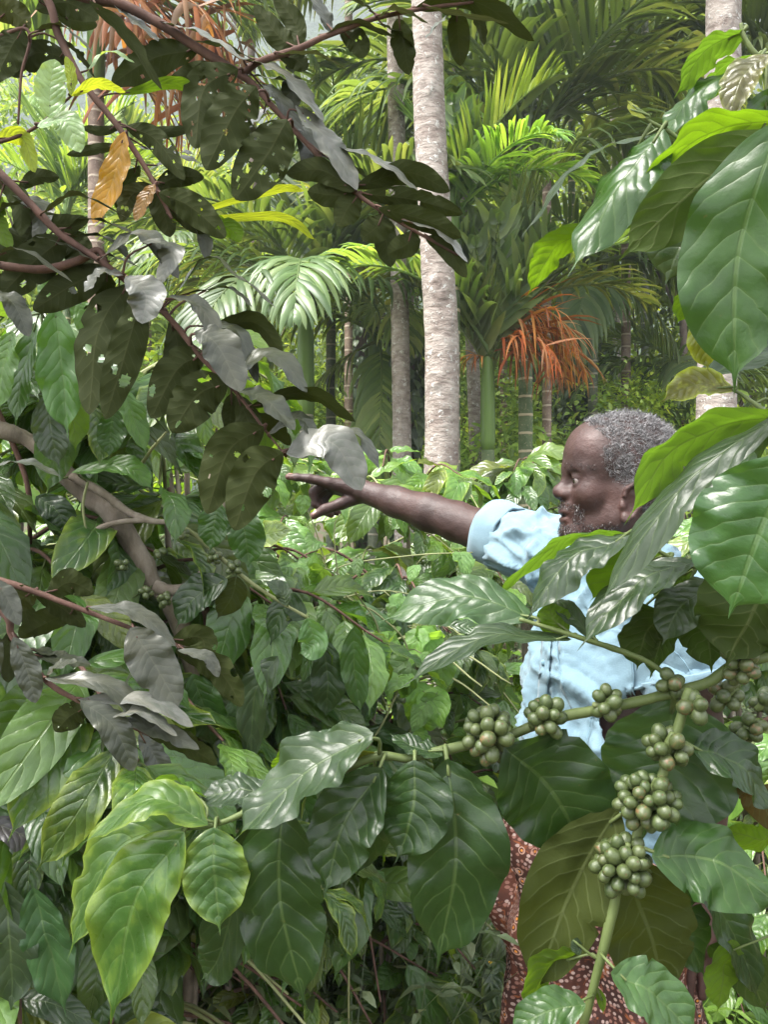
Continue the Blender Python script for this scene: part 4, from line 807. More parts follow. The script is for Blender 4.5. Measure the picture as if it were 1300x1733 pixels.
for p, w, n, d, col, h in (
    # upper branch
    ([(408, 97), (482, 128), (548, 205)], 64, UP, .84, SV, 3), ([(500, 178), (556, 240), (604, 322)], 74, (.3, .75, .7), .84, SV, 2), ([(190, 6), (226, 34), (268, 70)], 40, UP, .85, SV, 0),
    ([(274, 38), (342, 58), (413, 102)], 48, UP, .84, SV, 0), ([(402, 116), (345, 152), (330, 252)], 86, UN, .83, DV, 12), ([(434, 146), (396, 192), (348, 288)], 98, UN, .81, DV, 9),
    ([(486, 202), (452, 262), (398, 338)], 106, UN, .82, DV, 14), ([(335, 84), (260, 98), (188, 142)], 70, UN, .86, OV, 3), ([(150, 2), (214, 60), (274, 152)], 42, (.6, -.5, .5), .83, OV, 0),
    ([(60, 16), (110, 4), (166, 32)], 58, UN, .85, OV, 4), ([(-12, 28), (20, 20), (52, 46)], 52, UN, .86, (0.09, .085, .015), 2), ([(40, 50), (18, 80), (-12, 140)], 70, UN, .86, DV, 3),
    ([(56, 52), (108, 46), (158, 92)], 34, UE, .84, G2, 0), ([(600, 324), (545, 288), (484, 294)], 50, UN, .84, OV, 0), ([(602, 328), (562, 330), (520, 324)], 52, UN, .85, OV, 0),
    ([(560, 245), (640, 272), (709, 325)], 50, UP, .85, SV, 0), ([(600, 318), (690, 292), (762, 324)], 52, (0, -.8, .6), .86, OV, 0), ([(610, 328), (700, 338), (784, 362)], 48, (0, -.8, .6), .85, OV, 2),
    ([(640, 352), (718, 372), (782, 402)], 50, (0, -.8, .6), .84, OV, 0), ([(650, 364), (640, 382), (612, 404)], 58, UN, .85, OV, 0), ([(700, 390), (690, 412), (655, 430)], 52, UN, .85, OV, 0),
    ([(680, 372), (745, 393), (792, 444)], 40, UP, .84, SV, 0), ([(720, 402), (755, 418), (790, 470)], 40, UN, .85, OV, 0), ([(610, 330), (590, 350), (572, 384)], 56, UN, .85, OV, 0),
    ([(640, 30), (672, 16), (726, 40)], 36, UE, .84, SV, 0), ([(545, 62), (602, 42), (669, 64)], 34, (0, .1, 1), .85, G2, 0), ([(575, 54), (602, 70), (616, 98)], 48, UN, .86, OV, 3),
    ([(470, 92), (536, 92), (592, 122)], 30, UE, .84, SV, 0), ([(700, 16), (800, 2), (905, 70)], 56, (.2, -.3, 1), .85, OV, 0), ([(720, 12), (780, 26), (862, 40)], 34, UE, .84, SV, 0),
    ([(500, 84), (470, 60), (430, 8)], 48, UN, .86, OV, 0), ([(505, 80), (500, 40), (462, -10)], 44, UN, .87, OV, 0), ([(560, 58), (545, 20), (520, -20)], 44, (.3, .6, .6), .87, G2, 0),
    ([(470, 92), (500, 100), (520, 118)], 40, UN, .86, DV, 0), ([(440, 106), (380, 80), (330, 70)], 36, UE, .87, G1, 0), ([(640, 30), (610, 5), (560, -10)], 34, UE, .86, G2, 0),
    ([(430, 140), (470, 165), (520, 250)], 50, (.2, .6, .7), .87, G1, 0), ([(480, 205), (520, 225), (522, 300)], 60, (.3, .6, .6), .88, G1, 0), ([(460, 180), (420, 215), (430, 240)], 50, UP, .89, SV, 0),
    # hanging branch on the left
    ([(212, 214), (262, 236), (312, 304)], 48, UN, .84, DV, 6), ([(268, 326), (322, 350), (382, 402)], 62, UN, .83, OV, 8), ([(210, 220), (285, 222), (326, 216)], 22, UN, .85, DV, 0),
    ([(205, 246), (160, 252), (112, 262)], 22, UN, .85, DV, 0), ([(205, 216), (170, 222), (138, 216)], 20, UN, .86, DV, 0), ([(268, 320), (222, 330), (205, 375)], 44, UN, .85, DV, 3),
    ([(260, 318), (300, 300), (345, 300)], 40, UN, .86, OV, 2), ([(280, 350), (330, 380), (370, 378)], 34, UN, .85, OV, 0),
    ([(290, 372), (340, 392), (350, 440)], 36, UP, .86, G1, 0), ([(250, 290), (300, 260), (330, 262)], 34, UP, .86, G2, 0), ([(120, 100), (60, 90), (20, 130)], 56, UN, .88, DV, 3),
    # long sloping branch, upper side
    ([(70, 362), (130, 330), (214, 368)], 42, (0, .15, 1), .79, G2, 0), ([(100, 392), (160, 372), (240, 402)], 42, UE, .8, G1, 0), ([(168, 440), (240, 395), (302, 472)], 62, UP, .79, G2, 0),
    ([(235, 408), (288, 420), (270, 482)], 58, UP, .78, G2, 0), ([(208, 466), (170, 462), (142, 494)], 52, UP, .79, SV, 0), ([(212, 468), (246, 498), (240, 548)], 82, (0, .8, .7), .77, SV, 0),
    ([(-12, 430), (40, 424), (122, 478)], 36, UE, .79, G2, 0), ([(282, 520), (350, 436), (406, 472)], 40, UE, .8, G1, 0), ([(300, 500), (385, 488), (427, 520)], 36, UE, .8, G2, 0),
    ([(330, 500), (400, 470), (468, 522)], 36, UE, .82, G2, 0), ([(286, 500), (338, 518), (380, 595)], 54, UP, .78, G2, 0), ([(330, 560), (368, 585), (408, 664)], 86, (.1, .75, .65), .77, G2, 0),
    ([(340, 550), (400, 560), (436, 648)], 46, UP, .8, G1, 0), ([(350, 560), (430, 545), (480, 600)], 50, (0, -.6, .8), .82, OV, 0), ([(380, 640), (460, 600), (520, 664)], 72, UP, .79, G1, 0),
    ([(402, 660), (448, 676), (499, 728)], 72, UP, .77, G1, 0), ([(420, 690), (520, 666), (602, 714)], 50, (0, -.5, .85), .8, OV, 0), ([(455, 735), (505, 706), (535, 744)], 44, UP, .79, G1, 0),
    ([(484, 768), (562, 750), (612, 830)], 96, (.1, .8, .6), .78, SV, 0), ([(484, 765), (596, 732), (642, 794)], 62, UE, .81, G2, 0), ([(484, 770), (530, 748), (572, 770)], 50, (0, -.7, .7), .82, OV, 0),
    ([(20, 330), (70, 350), (60, 410)], 50, UP, .82, G1, 0), ([(180, 452), (120, 420), (60, 400)], 44, UE, .8, G1, 0), ([(60, 356), (20, 345), (-20, 380)], 46, UE, .8, G1, 0),
    ([(105, 400), (180, 402), (220, 440)], 46, UE, .81, G1, 0), ([(130, 442), (180, 432), (235, 452)], 40, UE, .82, G1, 0),
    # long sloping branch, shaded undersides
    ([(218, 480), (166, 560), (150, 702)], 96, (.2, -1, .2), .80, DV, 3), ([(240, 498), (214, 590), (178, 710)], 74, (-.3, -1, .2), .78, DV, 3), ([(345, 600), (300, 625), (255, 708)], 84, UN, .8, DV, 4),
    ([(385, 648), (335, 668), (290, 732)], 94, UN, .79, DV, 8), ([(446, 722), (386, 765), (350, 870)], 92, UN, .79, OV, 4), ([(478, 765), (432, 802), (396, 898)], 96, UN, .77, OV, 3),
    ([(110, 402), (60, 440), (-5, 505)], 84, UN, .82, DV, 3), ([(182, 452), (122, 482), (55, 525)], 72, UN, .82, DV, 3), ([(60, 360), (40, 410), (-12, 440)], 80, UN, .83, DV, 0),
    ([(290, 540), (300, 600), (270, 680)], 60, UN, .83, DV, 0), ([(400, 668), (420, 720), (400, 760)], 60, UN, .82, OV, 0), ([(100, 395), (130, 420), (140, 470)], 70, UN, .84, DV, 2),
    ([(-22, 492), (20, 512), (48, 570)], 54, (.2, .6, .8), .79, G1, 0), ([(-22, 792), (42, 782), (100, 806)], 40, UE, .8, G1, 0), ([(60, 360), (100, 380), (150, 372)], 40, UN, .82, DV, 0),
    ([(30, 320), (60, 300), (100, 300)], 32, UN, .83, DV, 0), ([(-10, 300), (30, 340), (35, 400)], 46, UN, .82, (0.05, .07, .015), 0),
    # low branches
    ([(220, 1062), (254, 1112), (302, 1195)], 96, (.1, .85, .6), .82, G2, 0), ([(150, 1028), (230, 1036), (297, 1094)], 46, UP, .84, G2, 0), ([(290, 1085), (340, 1080), (345, 1130)], 60, UN, .85, OV, 2),
    ([(296, 1100), (365, 1130), (410, 1196)], 66, UN, .84, OV, 2), ([(300, 1100), (350, 1112), (370, 1146)], 34, UP, .83, G2, 0), ([(60, 1000), (38, 1012), (10, 1034)], 56, UN, .85, (0.08, 0.075, .015), 2),
    ([(80, 1008), (118, 985), (158, 1004)], 60, UN, .86, DV, 2), ([(22, 1078), (44, 1130), (60, 1190)], 54, (.1, .8, .5), .82, G1, 0), ([(75, 1148), (180, 1160), (262, 1234)], 52, UP, .81, G2, 0),
    ([(130, 1184), (250, 1184), (327, 1230)], 46, UP, .81, SV, 0), ([(135, 1186), (192, 1230), (226, 1305)], 64, (.2, .8, .6), .80, G1, 0), ([(195, 1216), (268, 1234), (337, 1268)], 48, UP, .81, G2, 0),
    ([(150, 1196), (120, 1210), (92, 1238)], 60, UN, .83, OV, 3), ([(250, 1244), (310, 1260), (368, 1295)], 56, UN, .83, OV, 0), ([(-10, 980), (10, 1010), (32, 1058)], 46, UP, .82, G2, 0),
    ([(75, 1150), (95, 1128), (130, 1120)], 50, UE, .82, G2, 0), ([(190, 1214), (240, 1205), (300, 1246)], 40, UE, .80, SV, 0), ([(0, 1030), (-20, 1080), (-10, 1150)], 60, UP, .84, G1, 0)):
    GL(p, w, n, d, col, holes=h)
rgx = np.random.default_rng(12)
for c in gp[1:8]:
    for q in range(6):
        p = c[int(rgx.integers(len(c) // 4, len(c)))]; u_ = CU + p[0] / p[1] * F; v_ = CV + (CH - p[2]) / p[1] * F
        if not (-60 < u_ < 900): continue
        a_ = rgx.uniform(0, 6.28); l_ = rgx.uniform(70, 125); du, dv = math.cos(a_) * l_, abs(math.sin(a_)) * l_ * .8 + 10
        if v_ + dv > 760 and u_ + du > 430: continue
        top_ = rgx.random() < .5
        GL([(u_ + du * .08, v_ + dv * .08), (u_ + du * .55, v_ + dv * .45), (u_ + du, v_ + dv)], l_ * rgx.uniform(.38, .5), (rgx.normal() * .2, .45, .85) if top_ else (rgx.normal() * .2, -.9, .4), p[1] + .03, [G1, G2, G3][int(rgx.integers(3))] if top_ else [OV, DV][int(rgx.integers(2))], dt=rgx.uniform(0, .05))
YG = (0.26, 0.34, 0.05); PG = (0.19, 0.29, 0.14)
for p, w, n, d, col in (([(210, 222), (192, 300), (157, 378)], 60, (0, .9, .3), .83, (0.30, 0.15, 0.010)), ([(262, 312), (246, 336), (228, 374)], 34, (0, .9, .3), .83, (0.20, 0.10, 0.02)),
                        ([(84, 200), (84, 150), (92, 100)], 66, (.2, .9, .3), .78, PG), ([(120, 162), (120, 130), (110, 95)], 30, (.3, -.8, .3), .79, YG), ([(120, 163), (165, 142), (212, 156)], 28, (0, -.4, .9), .79, YG),
                        ([(62, 214), (108, 206), (136, 258)], 62, (-.1, .8, .6), .78, PG), ([(-8, 236), (35, 232), (59, 292)], 44, (0, -.7, .8), .8, YG), ([(140, 132), (180, 88), (227, 106)], 34, (0, .5, .9), .85, PG),
                        ([(200, 160), (300, 140), (332, 170)], 30, (0, -.5, .8), .86, BR), ([(290, 372), (465, 322), (515, 323)], 20, (0, -.5, .8), .86, YG), ([(290, 376), (470, 368), (532, 405)], 24, (0, -.5, .8), .86, YG),
                        ([(290, 372), (382, 384), (408, 408)], 40, (0, -.9, .5), .86, BR), ([(0, 330), (-10, 370), (20, 420)], 50, (0, -.9, .5), .8, BR)):
    GL(p, w, n, d, col, mat='coffee')
# unseen rest of its crown, added over the viewer to shade the foreground
rgk = np.random.default_rng(4); n = 650
p_ = np.stack([rgk.uniform(-1.9, .45, n), rgk.uniform(-1.3, 1.0, n), np.zeros(n)], -1); p_[:, 2] = 2.75 + .25 * (p_[:, 1]) .clip(0, 1) + rgk.uniform(0, .9, n)
V_, f_ = None, None
def _shade_crown():
    V, f = leaf_cloud(p_, rgk.normal(size=(n, 3)) * .7 + (0, 0, -.3), rgk.normal(size=(n, 3)) * .4 + (0, 0, 1), .125 * rgk.uniform(.7, 1.3, n), .06 * rgk.uniform(.8, 1.2, n))
    M['crown_shade'] = cloud_material('dull_shade_crown', [(0, (0.05, 0.055, 0.03)), (1, (0.12, 0.12, 0.10))], .5, .12, .4, (.9, .95, .25))
    part('crown', mesh_of('crown', V, f, smooth=False, mat=M['crown_shade']), gt)
    for k in range(7):
        e = p_[rgk.integers(n)]; q = catmull([np.array((-.62, .88, 2.35)), (np.array((-.62, .88, 2.6)) + e) / 2 + (0, 0, .15), e], 12)
        V2, f2 = tube_geo(q, np.linspace(.011, .003, 12), 7, .2, k); part('branch', mesh_of('branch', V2, f2, mat=M['bark_twig']), gt)
_shade_crown()
# ------------------------------------------------------------------ coffee bushes in the middle distance
def lowleaf(seed, prof='coffee', ratio=.19, nt=12, ns=6, droop=.25, mat='coffee_far', fold=.2, nv=8):
    rg = np.random.default_rng(seed); d_ = droop * rg.uniform(.3, 1.5)
    sp = [(0, 0, 0), (.03 * rg.normal(), .5, .06 * rg.normal() + .03), (.07 * rg.normal(), 1, -d_)]
    V, Fc, UV = leaf_geo(sp, ratio * rg.uniform(.88, 1.12), (0, 0, 1), prof, nt, ns, fold * rg.uniform(.2, 1.3), .10, .010, nv, 2.1, seed, rg.normal() * .5)
    # short stalk
    T, f = tube_geo(np.array([(0, -.09, -.015), (0, -.03, 0), (0, .05, 0)]), [.010, .009, .006], 4, cap=False)
    n = len(V); V = np.vstack([V, T]); Fl = [list(map(int, q)) for q in Fc] + [[i + n for i in q] for q in f]
    UV = np.vstack([UV, np.full((len(T), 2), .5)])
    return mesh_of('leaf', V, Fl, UV, mat=M[mat])
LOW = [lowleaf(500 + k) for k in range(9)]
HEART = [lowleaf(600 + k, 'heart', .40, 12, 8, .2, 'creeper', .1, 5) for k in range(5)]
def px(p): return CU + p[0] / p[1] * F, CV + (CH - p[2]) / p[1] * F
def inview(p, m=130):
    if p[1] < .2: return False
    u, v = px(p); return -m < u < 1300 + m and -m < v < 1733 + m
def leafmat(p, y, n, L):
    y = unit(y); n = np.asarray(n, float); z = unit(n - np.dot(n, y) * y); x = np.cross(y, z)
    return Matrix(((x[0] * L, y[0] * L, z[0] * L, p[0]), (x[1] * L, y[1] * L, z[1] * L, p[1]), (x[2] * L, y[2] * L, z[2] * L, p[2]), (0, 0, 0, 1)))
TRK = [(-20, 716), (60, 752), (110, 802), (160, 850), (200, 880), (235, 940), (262, 990), (300, 1040)]
def keepclear(u, v, d):
    if d < 1.17 and any(abs(u - a) < 42 and abs(v - b) < 42 for a, b in TRK): return True
    return d < 2.12 and 462 < u < 870 and 782 + (u - 480) * .09 < v < 880 + (u - 480) * .2
def coffee_bush(u, d, vtop, rad, zmin, n, L, label, seed, tint=(0.045, 0.10, 0.03), span=115, berries=0, avoid=None, vmax=None, xr=None):
    rg = np.random.default_rng(seed); top = P(u, vtop, d); H = top[2]; x0 = top[0]
    o = thing('coffee_bush', label, 'bush', (x0, d, 0), 'coffee bushes')
    stems = []
    for k in range(3):
        a = rg.uniform(0, 6.28); e = np.array((x0 + .12 * math.cos(a) * rad * 2, d + .12 * math.sin(a) * rad * 2, H * rg.uniform(.85, .97)))
        c = catmull([(x0 + .03 * math.cos(a), d + .03 * math.sin(a), -.06), (x0 + .16 * math.cos(a + .8) * rad, d + .16 * rad * math.sin(a + .8), H * .5), e], 24)
        V, f = tube_geo(c, np.linspace(.014, .005, 24), 7, .3, seed + k); part('stem', mesh_of('stem', V, f, mat=M['bark_coffee']), o); stems.append(c)
    vmax = vmax or gapw
    cnt = 0; tries = 0
    while cnt < n and tries < n:
        tries += 1
        s = stems[rg.integers(3)]; z0 = zmin + (H - zmin) * rg.random() ** .8
        k = int(np.abs(s[:, 2] - z0).argmin()); p0 = s[k]
        az = math.radians(rg.uniform(-span, span)); out = np.array((math.sin(az), -math.cos(az), 0.0))
        hh = (z0 - zmin) / max(H - zmin, .1); ln = rad * rg.uniform(.55, 1.1) * (1.05 - .45 * hh ** 3)
        rise = rg.uniform(-.05, .35) * ln + .3 * ln * hh
        e = p0 + out * ln + (0, 0, rise - .32 * ln); m = p0 + out * ln * .55 + (0, 0, rise * .7)
        c = catmull([p0, m, e], 14); m2 = int(3 + ln / .062)
        if any(keepclear(*px(w_), w_[1]) for w_ in c[2:]): continue
        nodes = np.linspace(.22, 1, m2); added = 0
        for q in nodes:
            x = q * 13; i = min(int(x), 12); p = c[i] + (c[i + 1] - c[i]) * (x - i); T = unit(c[i + 1] - c[i]); Sd = unit(np.cross(T, (0, 0, 1)))
            for sg in (-1, 1):
                if rg.random() < .12: continue
                l = L * rg.uniform(.65, 1.15) * (.7 if q > .93 else 1)
                y = unit(T * (.45 + .5 * (q > .93)) + Sd * sg * (.8 - .3 * (q > .93)) + (0, 0, -.5 + rg.normal() * .28) + rg.normal(size=3) * .14)
                nn = np.array((0, 0, 1.0)) + out * .65 + rg.normal(size=3) * .28
                cc = p + y * l * .5
                if not inview(cc, 60): continue
                uu, vv = px(cc)
                if vmax is not None and vv > vmax(uu): continue
                if any(keepclear(*px(w_), w_[1]) for w_ in (p, cc, p + y * l)) or (avoid is not None and avoid(uu, vv, cc[1])): continue
                t = rg.uniform(.65, 1.3); yl = 1 + max(0, rg.normal()) * .3; br = 1.0
                if rg.random() < .10: t *= 1.6; yl *= 1.2
                part('leaf', LOW[int(rg.integers(len(LOW)))], o, leafmat(p + y * l * .09, y, nn, l), (tint[0] * t * yl, tint[1] * t, tint[2] * t, rg.choice([1, 1, 1, .85, .6]))); cnt += 1; added += 1
                if cnt >= n: break
            if cnt >= n: break
        if added:
            V, f = tube_geo(c, np.linspace(.0042, .0018, 14), 6, .1, seed); part('branch', mesh_of('branch', V, f, mat=M['pale_stem' if rg.random() < .5 else 'bark_twig']), o)
    return o
CB = (0.050, 0.114, 0.024); CD = (0.040, 0.090, 0.024); CL = (0.070, 0.150, 0.029)
nearman = lambda u, v, d: (u > 690 and d < 2.05 and v > 760) or (u > 470 and 780 < v < 950 and d < 2.05)
gapw = lambda u: 1570 if 270 < u < 700 else 2000
b1 = coffee_bush(70, 1.25, 500, .42, .45, 300, .165, 'coffee bush with broad bright leaves above the crooked bare trunk', 11, CB, vmax=gapw)
coffee_bush(-60, 1.15, 820, .36, .35, 200, .165, 'dark coffee bush at the foot of the crooked trunk', 12, CD, vmax=gapw)
coffee_bush(270, 1.5, 690, .42, .45, 300, .16, 'coffee bush under the sloping grey-leaved branch', 13, CB, vmax=gapw)
coffee_bush(200, 1.3, 1000, .36, .35, 260, .16, 'shaded coffee bush with drooping dark leaves and old stems', 14, CD, vmax=gapw)
coffee_bush(455, 1.75, 800, .42, .55, 300, .16, 'coffee bush under the pointing hand', 15, CB, vmax=gapw, avoid=nearman)
coffee_bush(600, 1.85, 880, .40, .40, 300, .15, 'coffee bush tangled with the pale creeper', 16, CD, vmax=gapw, avoid=nearman)
coffee_bush(650, 2.55, 725, .52, .6, 300, .165, 'coffee bush with arching ribbed sprays beyond the outstretched arm', 17, CL, avoid=nearman)
coffee_bush(800, 2.9, 745, .55, .5, 300, .165, 'coffee bush at the foot of the blotched trunk', 18, CL, avoid=nearman)
coffee_bush(930, 2.8, 790, .5, .4, 260, .165, 'coffee bush behind the man, beside his face', 19, CB, avoid=nearman)
coffee_bush(470, 2.7, 735, .5, .6, 240, .16, 'coffee bush with pale top leaves beyond the pointing finger', 20, CL, avoid=nearman)
coffee_bush(1120, 2.7, 800, .55, .3, 260, .165, "coffee bush behind the man's back", 21, CB)
coffee_bush(1290, 2.4, 860, .5, .2, 240, .165, 'coffee bush glimpsed beyond the berry stem', 22, CL)
coffee_bush(330, 2.5, 660, .5, .6, 240, .16, 'coffee bush behind the eaten dark leaves', 23, CL)
coffee_bush(720, 2.2, 1010, .42, .25, 260, .15, 'low shaded coffee bush beside the blue shirt', 24, CD, vmax=gapw, avoid=lambda u, v, d: u > 850 and d < 2.0)
coffee_bush(30, 2.2, 560, .55, .5, 240, .165, 'coffee bush far behind the crooked trunk', 25, CL)
coffee_bush(630, 1.75, 1530, .2, .15, 70, .12, 'young coffee seedling by the weeds', 26, CB, vmax=lambda u: 2000 if u > 560 else 0)
coffee_bush(120, 1.5, 1300, .36, .15, 220, .16, 'coffee bush with dark low leaves beside the weeds', 27, CD, vmax=lambda u: 1600 if u > 250 else 2000)
coffee_bush(160, 1.8, 900, .45, .3, 240, .165, 'coffee bush filling the shade under the crooked trunk', 28, CL)
coffee_bush(430, 2.15, 980, .45, .35, 240, .16, 'coffee bush deep in the thicket below the pointing hand', 29, CL)
coffee_bush(500, 1.95, 1180, .42, .3, 240, .145, 'coffee bush low behind the drooping leaf cluster', 30, CL)
coffee_bush(330, 1.7, 1150, .36, .3, 200, .15, 'coffee bush beside the old grey stem', 31, CB)
coffee_bush(400, 1.6, 1480, .3, .1, 150, .10, 'small-leaved coffee seedling below the drooping leaf cluster', 32, CL, vmax=lambda u: 2000)
coffee_bush(560, 2.0, 1500, .34, .1, 160, .10, 'small-leaved coffee seedling among the tall weeds', 33, CL, vmax=lambda u: 2000)
# larger leaves of the near bushes, as they hang
ep = []
def ebranch(pts, d, w, mat='bark_coffee', bump=.3): c = branch_px(b1, pts, d, w, mat, bump=bump, sides=10); ep.append(c); return c
ebranch([(-420, 560, 1.2), (-200, 640, 1.18), (-20, 716), (60, 752), (110, 802), (160, 850), (200, 880), (235, 940), (262, 990), (300, 1040), (330, 1180, 1.2), (345, 1420, 1.22)], 1.16, [38, 36, 33, 35, 30, 26, 22], bump=.75)
ebranch([(120, 806, 1.14), (170, 832, 1.13), (215, 865, 1.13), (250, 880, 1.12), (285, 884, 1.12)], 1.13, [16, 14, 12, 9])
ebranch([(285, 884), (330, 905), (380, 950), (430, 990), (485, 1025), (520, 1045)], 1.12, [9, 8, 7, 6], 'pale_stem')
ebranch([(120, 990, 1.15), (135, 940, 1.13), (160, 900, 1.12), (200, 884, 1.12), (250, 880, 1.12)], 1.13, [13, 12, 10, 8])
ebranch([(-30, 640, 1.16), (40, 800, 1.16), (50, 900, 1.16), (45, 960, 1.16)], 1.16, [10, 9, 7], 'bark_twig')
ebranch([(148, 815, 1.1), (140, 855, 1.1), (145, 900, 1.1)], 1.1, [5, 4], 'pale_stem')
ebranch([(230, 800, 1.15), (255, 762, 1.1), (282, 730, 1.1)], 1.1, [8, 6, 4], 'pale_stem')
ebranch([(70, 530, 1.0), (95, 512, 1.0), (120, 500, 1.0)], 1.0, [6, 5], 'green_stem')
ebranch([(300, 1040), (340, 1000, 1.14), (350, 960, 1.14)], 1.15, [18, 12, 8], 'bark_twig')
ebranch([(262, 990), (290, 1000), (330, 985), (352, 950)], 1.15, [24, 18, 12], bump=.5)
ebranch([(345, 1100, 1.2), (352, 1060, 1.19), (345, 1020, 1.18)], 1.19, [18, 16, 12], 'bark_twig')
for u, v, r, n, s in ((396, 962, 15, 8, 31), (362, 942, 14, 7, 32), (246, 1002, 13, 6, 33), (270, 935, 12, 5, 34), (278, 1015, 14, 7, 35), (205, 955, 13, 6, 36), (100, 955, 12, 5, 37), (312, 905, 11, 5, 38)):
    berry_cluster(b1, u, v, 1.11, r, n, (1, .4), s, br=6.4)
EL = lambda *a, **k: hero_leaf(b1, ep, *a, **{**dict(nt=28, ns=10), **k})
EL([(92, 520), (104, 630), (114, 744)], 78, (0, 1, .35), .98, .0, (0.045, 0.115, 0.025), quilt=.012)
EL([(60, 545), (36, 640), (26, 724)], 52, (-.2, .9, .3), 1.0, .0, MD); EL([(20, 560), (5, 620), (-2, 706)], 60, (-.2, .9, .4), .98, .0, LT)
EL([(76, 668), (86, 730), (100, 794)], 58, (.1, .9, .3), 1.02, .0, GY); EL([(192, 690), (188, 730), (183, 778)], 50, (0, 1, .3), 1.05, .0, MD)
EL([(204, 655), (226, 705), (249, 774)], 44, (.5, .7, .5), 1.05, .0, LT); EL([(120, 505), (85, 495), (72, 468)], 40, (0, .8, .5), 1.0, .0, LT)
EL([(120, 505), (145, 540), (160, 600)], 44, (.3, .8, .4), 1.0, .0, LT); EL([(100, 600), (120, 690), (128, 770)], 60, (.2, -.8, .3), 1.03, .0, BR)
EL([(402, 850), (416, 910), (421, 964)], 62, (0, 1, .35), 1.1, .0, MD); EL([(370, 850), (362, 890), (355, 936)], 54, (0, 1, .4), 1.1, .0, MD)
EL([(385, 980), (330, 1010), (296, 1066)], 66, (-.2, .9, .4), 1.1, .0, DK); EL([(400, 975), (392, 1010), (365, 1050)], 50, (-.2, -.9, .3), 1.12, .0, OL)
EL([(60, 840), (100, 870), (110, 920)], 52, (.2, .9, .3), 1.1, .0, DK); EL([(120, 800), (210, 790), (262, 832)], 50, (.1, .6, .8), 1.08, .0, LT)
EL([(70, 1005), (110, 1060), (138, 1130)], 66, (.2, .9, .3), 1.08, .0, MD); EL([(170, 1060), (195, 1100), (210, 1145)], 44, (.2, .9, .3), 1.08, .0, DK)
EL([(520, 1045), (480, 1030), (455, 1098)], 50, (-.2, .9, .4), 1.12, .0, DK); EL([(485, 1025), (475, 1000), (445, 982)], 30, (-.2, .6, .7), 1.1, .0, GY)
EL([(520, 1046), (530, 1090), (505, 1108)], 52, (0, .95, .4), 1.08, .0, (0.07, .15, .05)); EL([(470, 1110), (430, 1180), (425, 1320)], 56, (-.1, .9, .3), 1.1, .0, GY, attach=False)
EL([(545, 1080), (555, 1150), (550, 1220)], 60, (.2, .9, .4), 1.2, .0, DK, attach=False); EL([(600, 1060), (600, 1130), (612, 1215)], 50, (.2, .9, .4), 1.2, .0, MD, attach=False)
EL([(390, 1185), (400, 1220), (398, 1258)], 46, (0, .9, .5), 1.15, .0, (0.07, .13, .06), attach=False); EL([(325, 1140), (350, 1210), (360, 1270)], 66, (0, .9, .4), 1.12, .0, MD, attach=False)
EL([(170, 1300), (150, 1340), (120, 1400)], 70, (-.3, -.9, .2), 1.0, .0, OL, attach=False); EL([(215, 1180), (190, 1280), (175, 1400)], 80, (-.3, -.9, .2), 1.05, .0, DK, attach=False)
EL([(55, 1502), (82, 1600), (112, 1724)], 86, (-.1, 1, .3), .92, .0, (0.035, .085, .032), attach=False); EL([(4, 1490), (18, 1600), (18, 1722)], 92, (.1, 1, .3), .92, .0, GY, attach=False)
EL([(-20, 1388), (45, 1420), (98, 1486)], 54, (.2, .7, .7), .95, .0, (0.07, 0.065, 0.075), attach=False); EL([(-20, 1490), (60, 1478), (120, 1500)], 36, (0, .4, .9), .95, .0, DK, attach=False)
EL([(60, 1300), (95, 1340), (110, 1400)], 44, (.2, .7, .5), 1.0, .0, GY, attach=False); EL([(30, 1690), (90, 1700), (170, 1740)], 50, (.2, .7, .7), .95, .0, GY, attach=False)
# pale creeper climbing through the bushes
cr = thing('creeper', 'pale green creeper with heart-shaped leaves scrambling over the coffee under the hand', 'creeper', (P(600, 1300, 1.45)[0], 1.45, 0))
rgc = np.random.default_rng(77)
def vine(pts, d, n, L, tint):
    c = branch_px(cr, pts, d, [4, 3.2, 2.2], 'pale_stem', 'stem', .1, 5)
    for k in range(n):
        p = c[int(rgc.integers(2, len(c)))]; y = rgc.normal(size=3) * .5 + (0, -.25, -.75); l = L * rgc.uniform(.6, 1.25); t = rgc.uniform(.75, 1.35)
        st = p + np.array((rgc.normal() * .02, -.02 + rgc.normal() * .02, rgc.normal() * .015))
        lf = part('leaf', HEART[int(rgc.integers(5))], cr, leafmat(st, y, (rgc.normal() * .35, -.75, .7 + rgc.normal() * .2), l), (tint[0] * t, tint[1] * t, tint[2] * t, 1))
        V, f = tube_geo(np.array([p, (p + st) / 2 + (0, 0, .004), st]), [.0012, .001, .0009], 4); part('petiole', mesh_of('petiole', V, f, mat=M['pale_stem']), lf)
CG = (0.10, 0.185, 0.06)
vine([(600, 2300), (590, 1700), (600, 1300), (590, 1150), (575, 1030), (552, 960), (535, 900), (510, 840)], 1.45, 8, .055, CG)
vine([(620, 1300), (560, 1180), (640, 1080), (600, 1000), (575, 960), (700, 940), (800, 935)], 1.42, 8, .055, CG)
vine([(600, 1300), (660, 1200), (690, 1100), (640, 1040), (580, 1000), (566, 900), (575, 870)], 1.48, 9, .06, CG)
vine([(600, 1400), (520, 1200), (500, 1060), (560, 1020), (640, 1000), (720, 1010)], 1.5, 9, .055, CG)
vine([(620, 1350), (700, 1230), (740, 1160), (720, 1080), (690, 1060)], 1.6, 18, .065, (0.11, 0.21, 0.05))
vine([(600, 1300), (480, 1150), (420, 1120), (470, 1060), (560, 1060)], 1.5, 12, .055, CG)
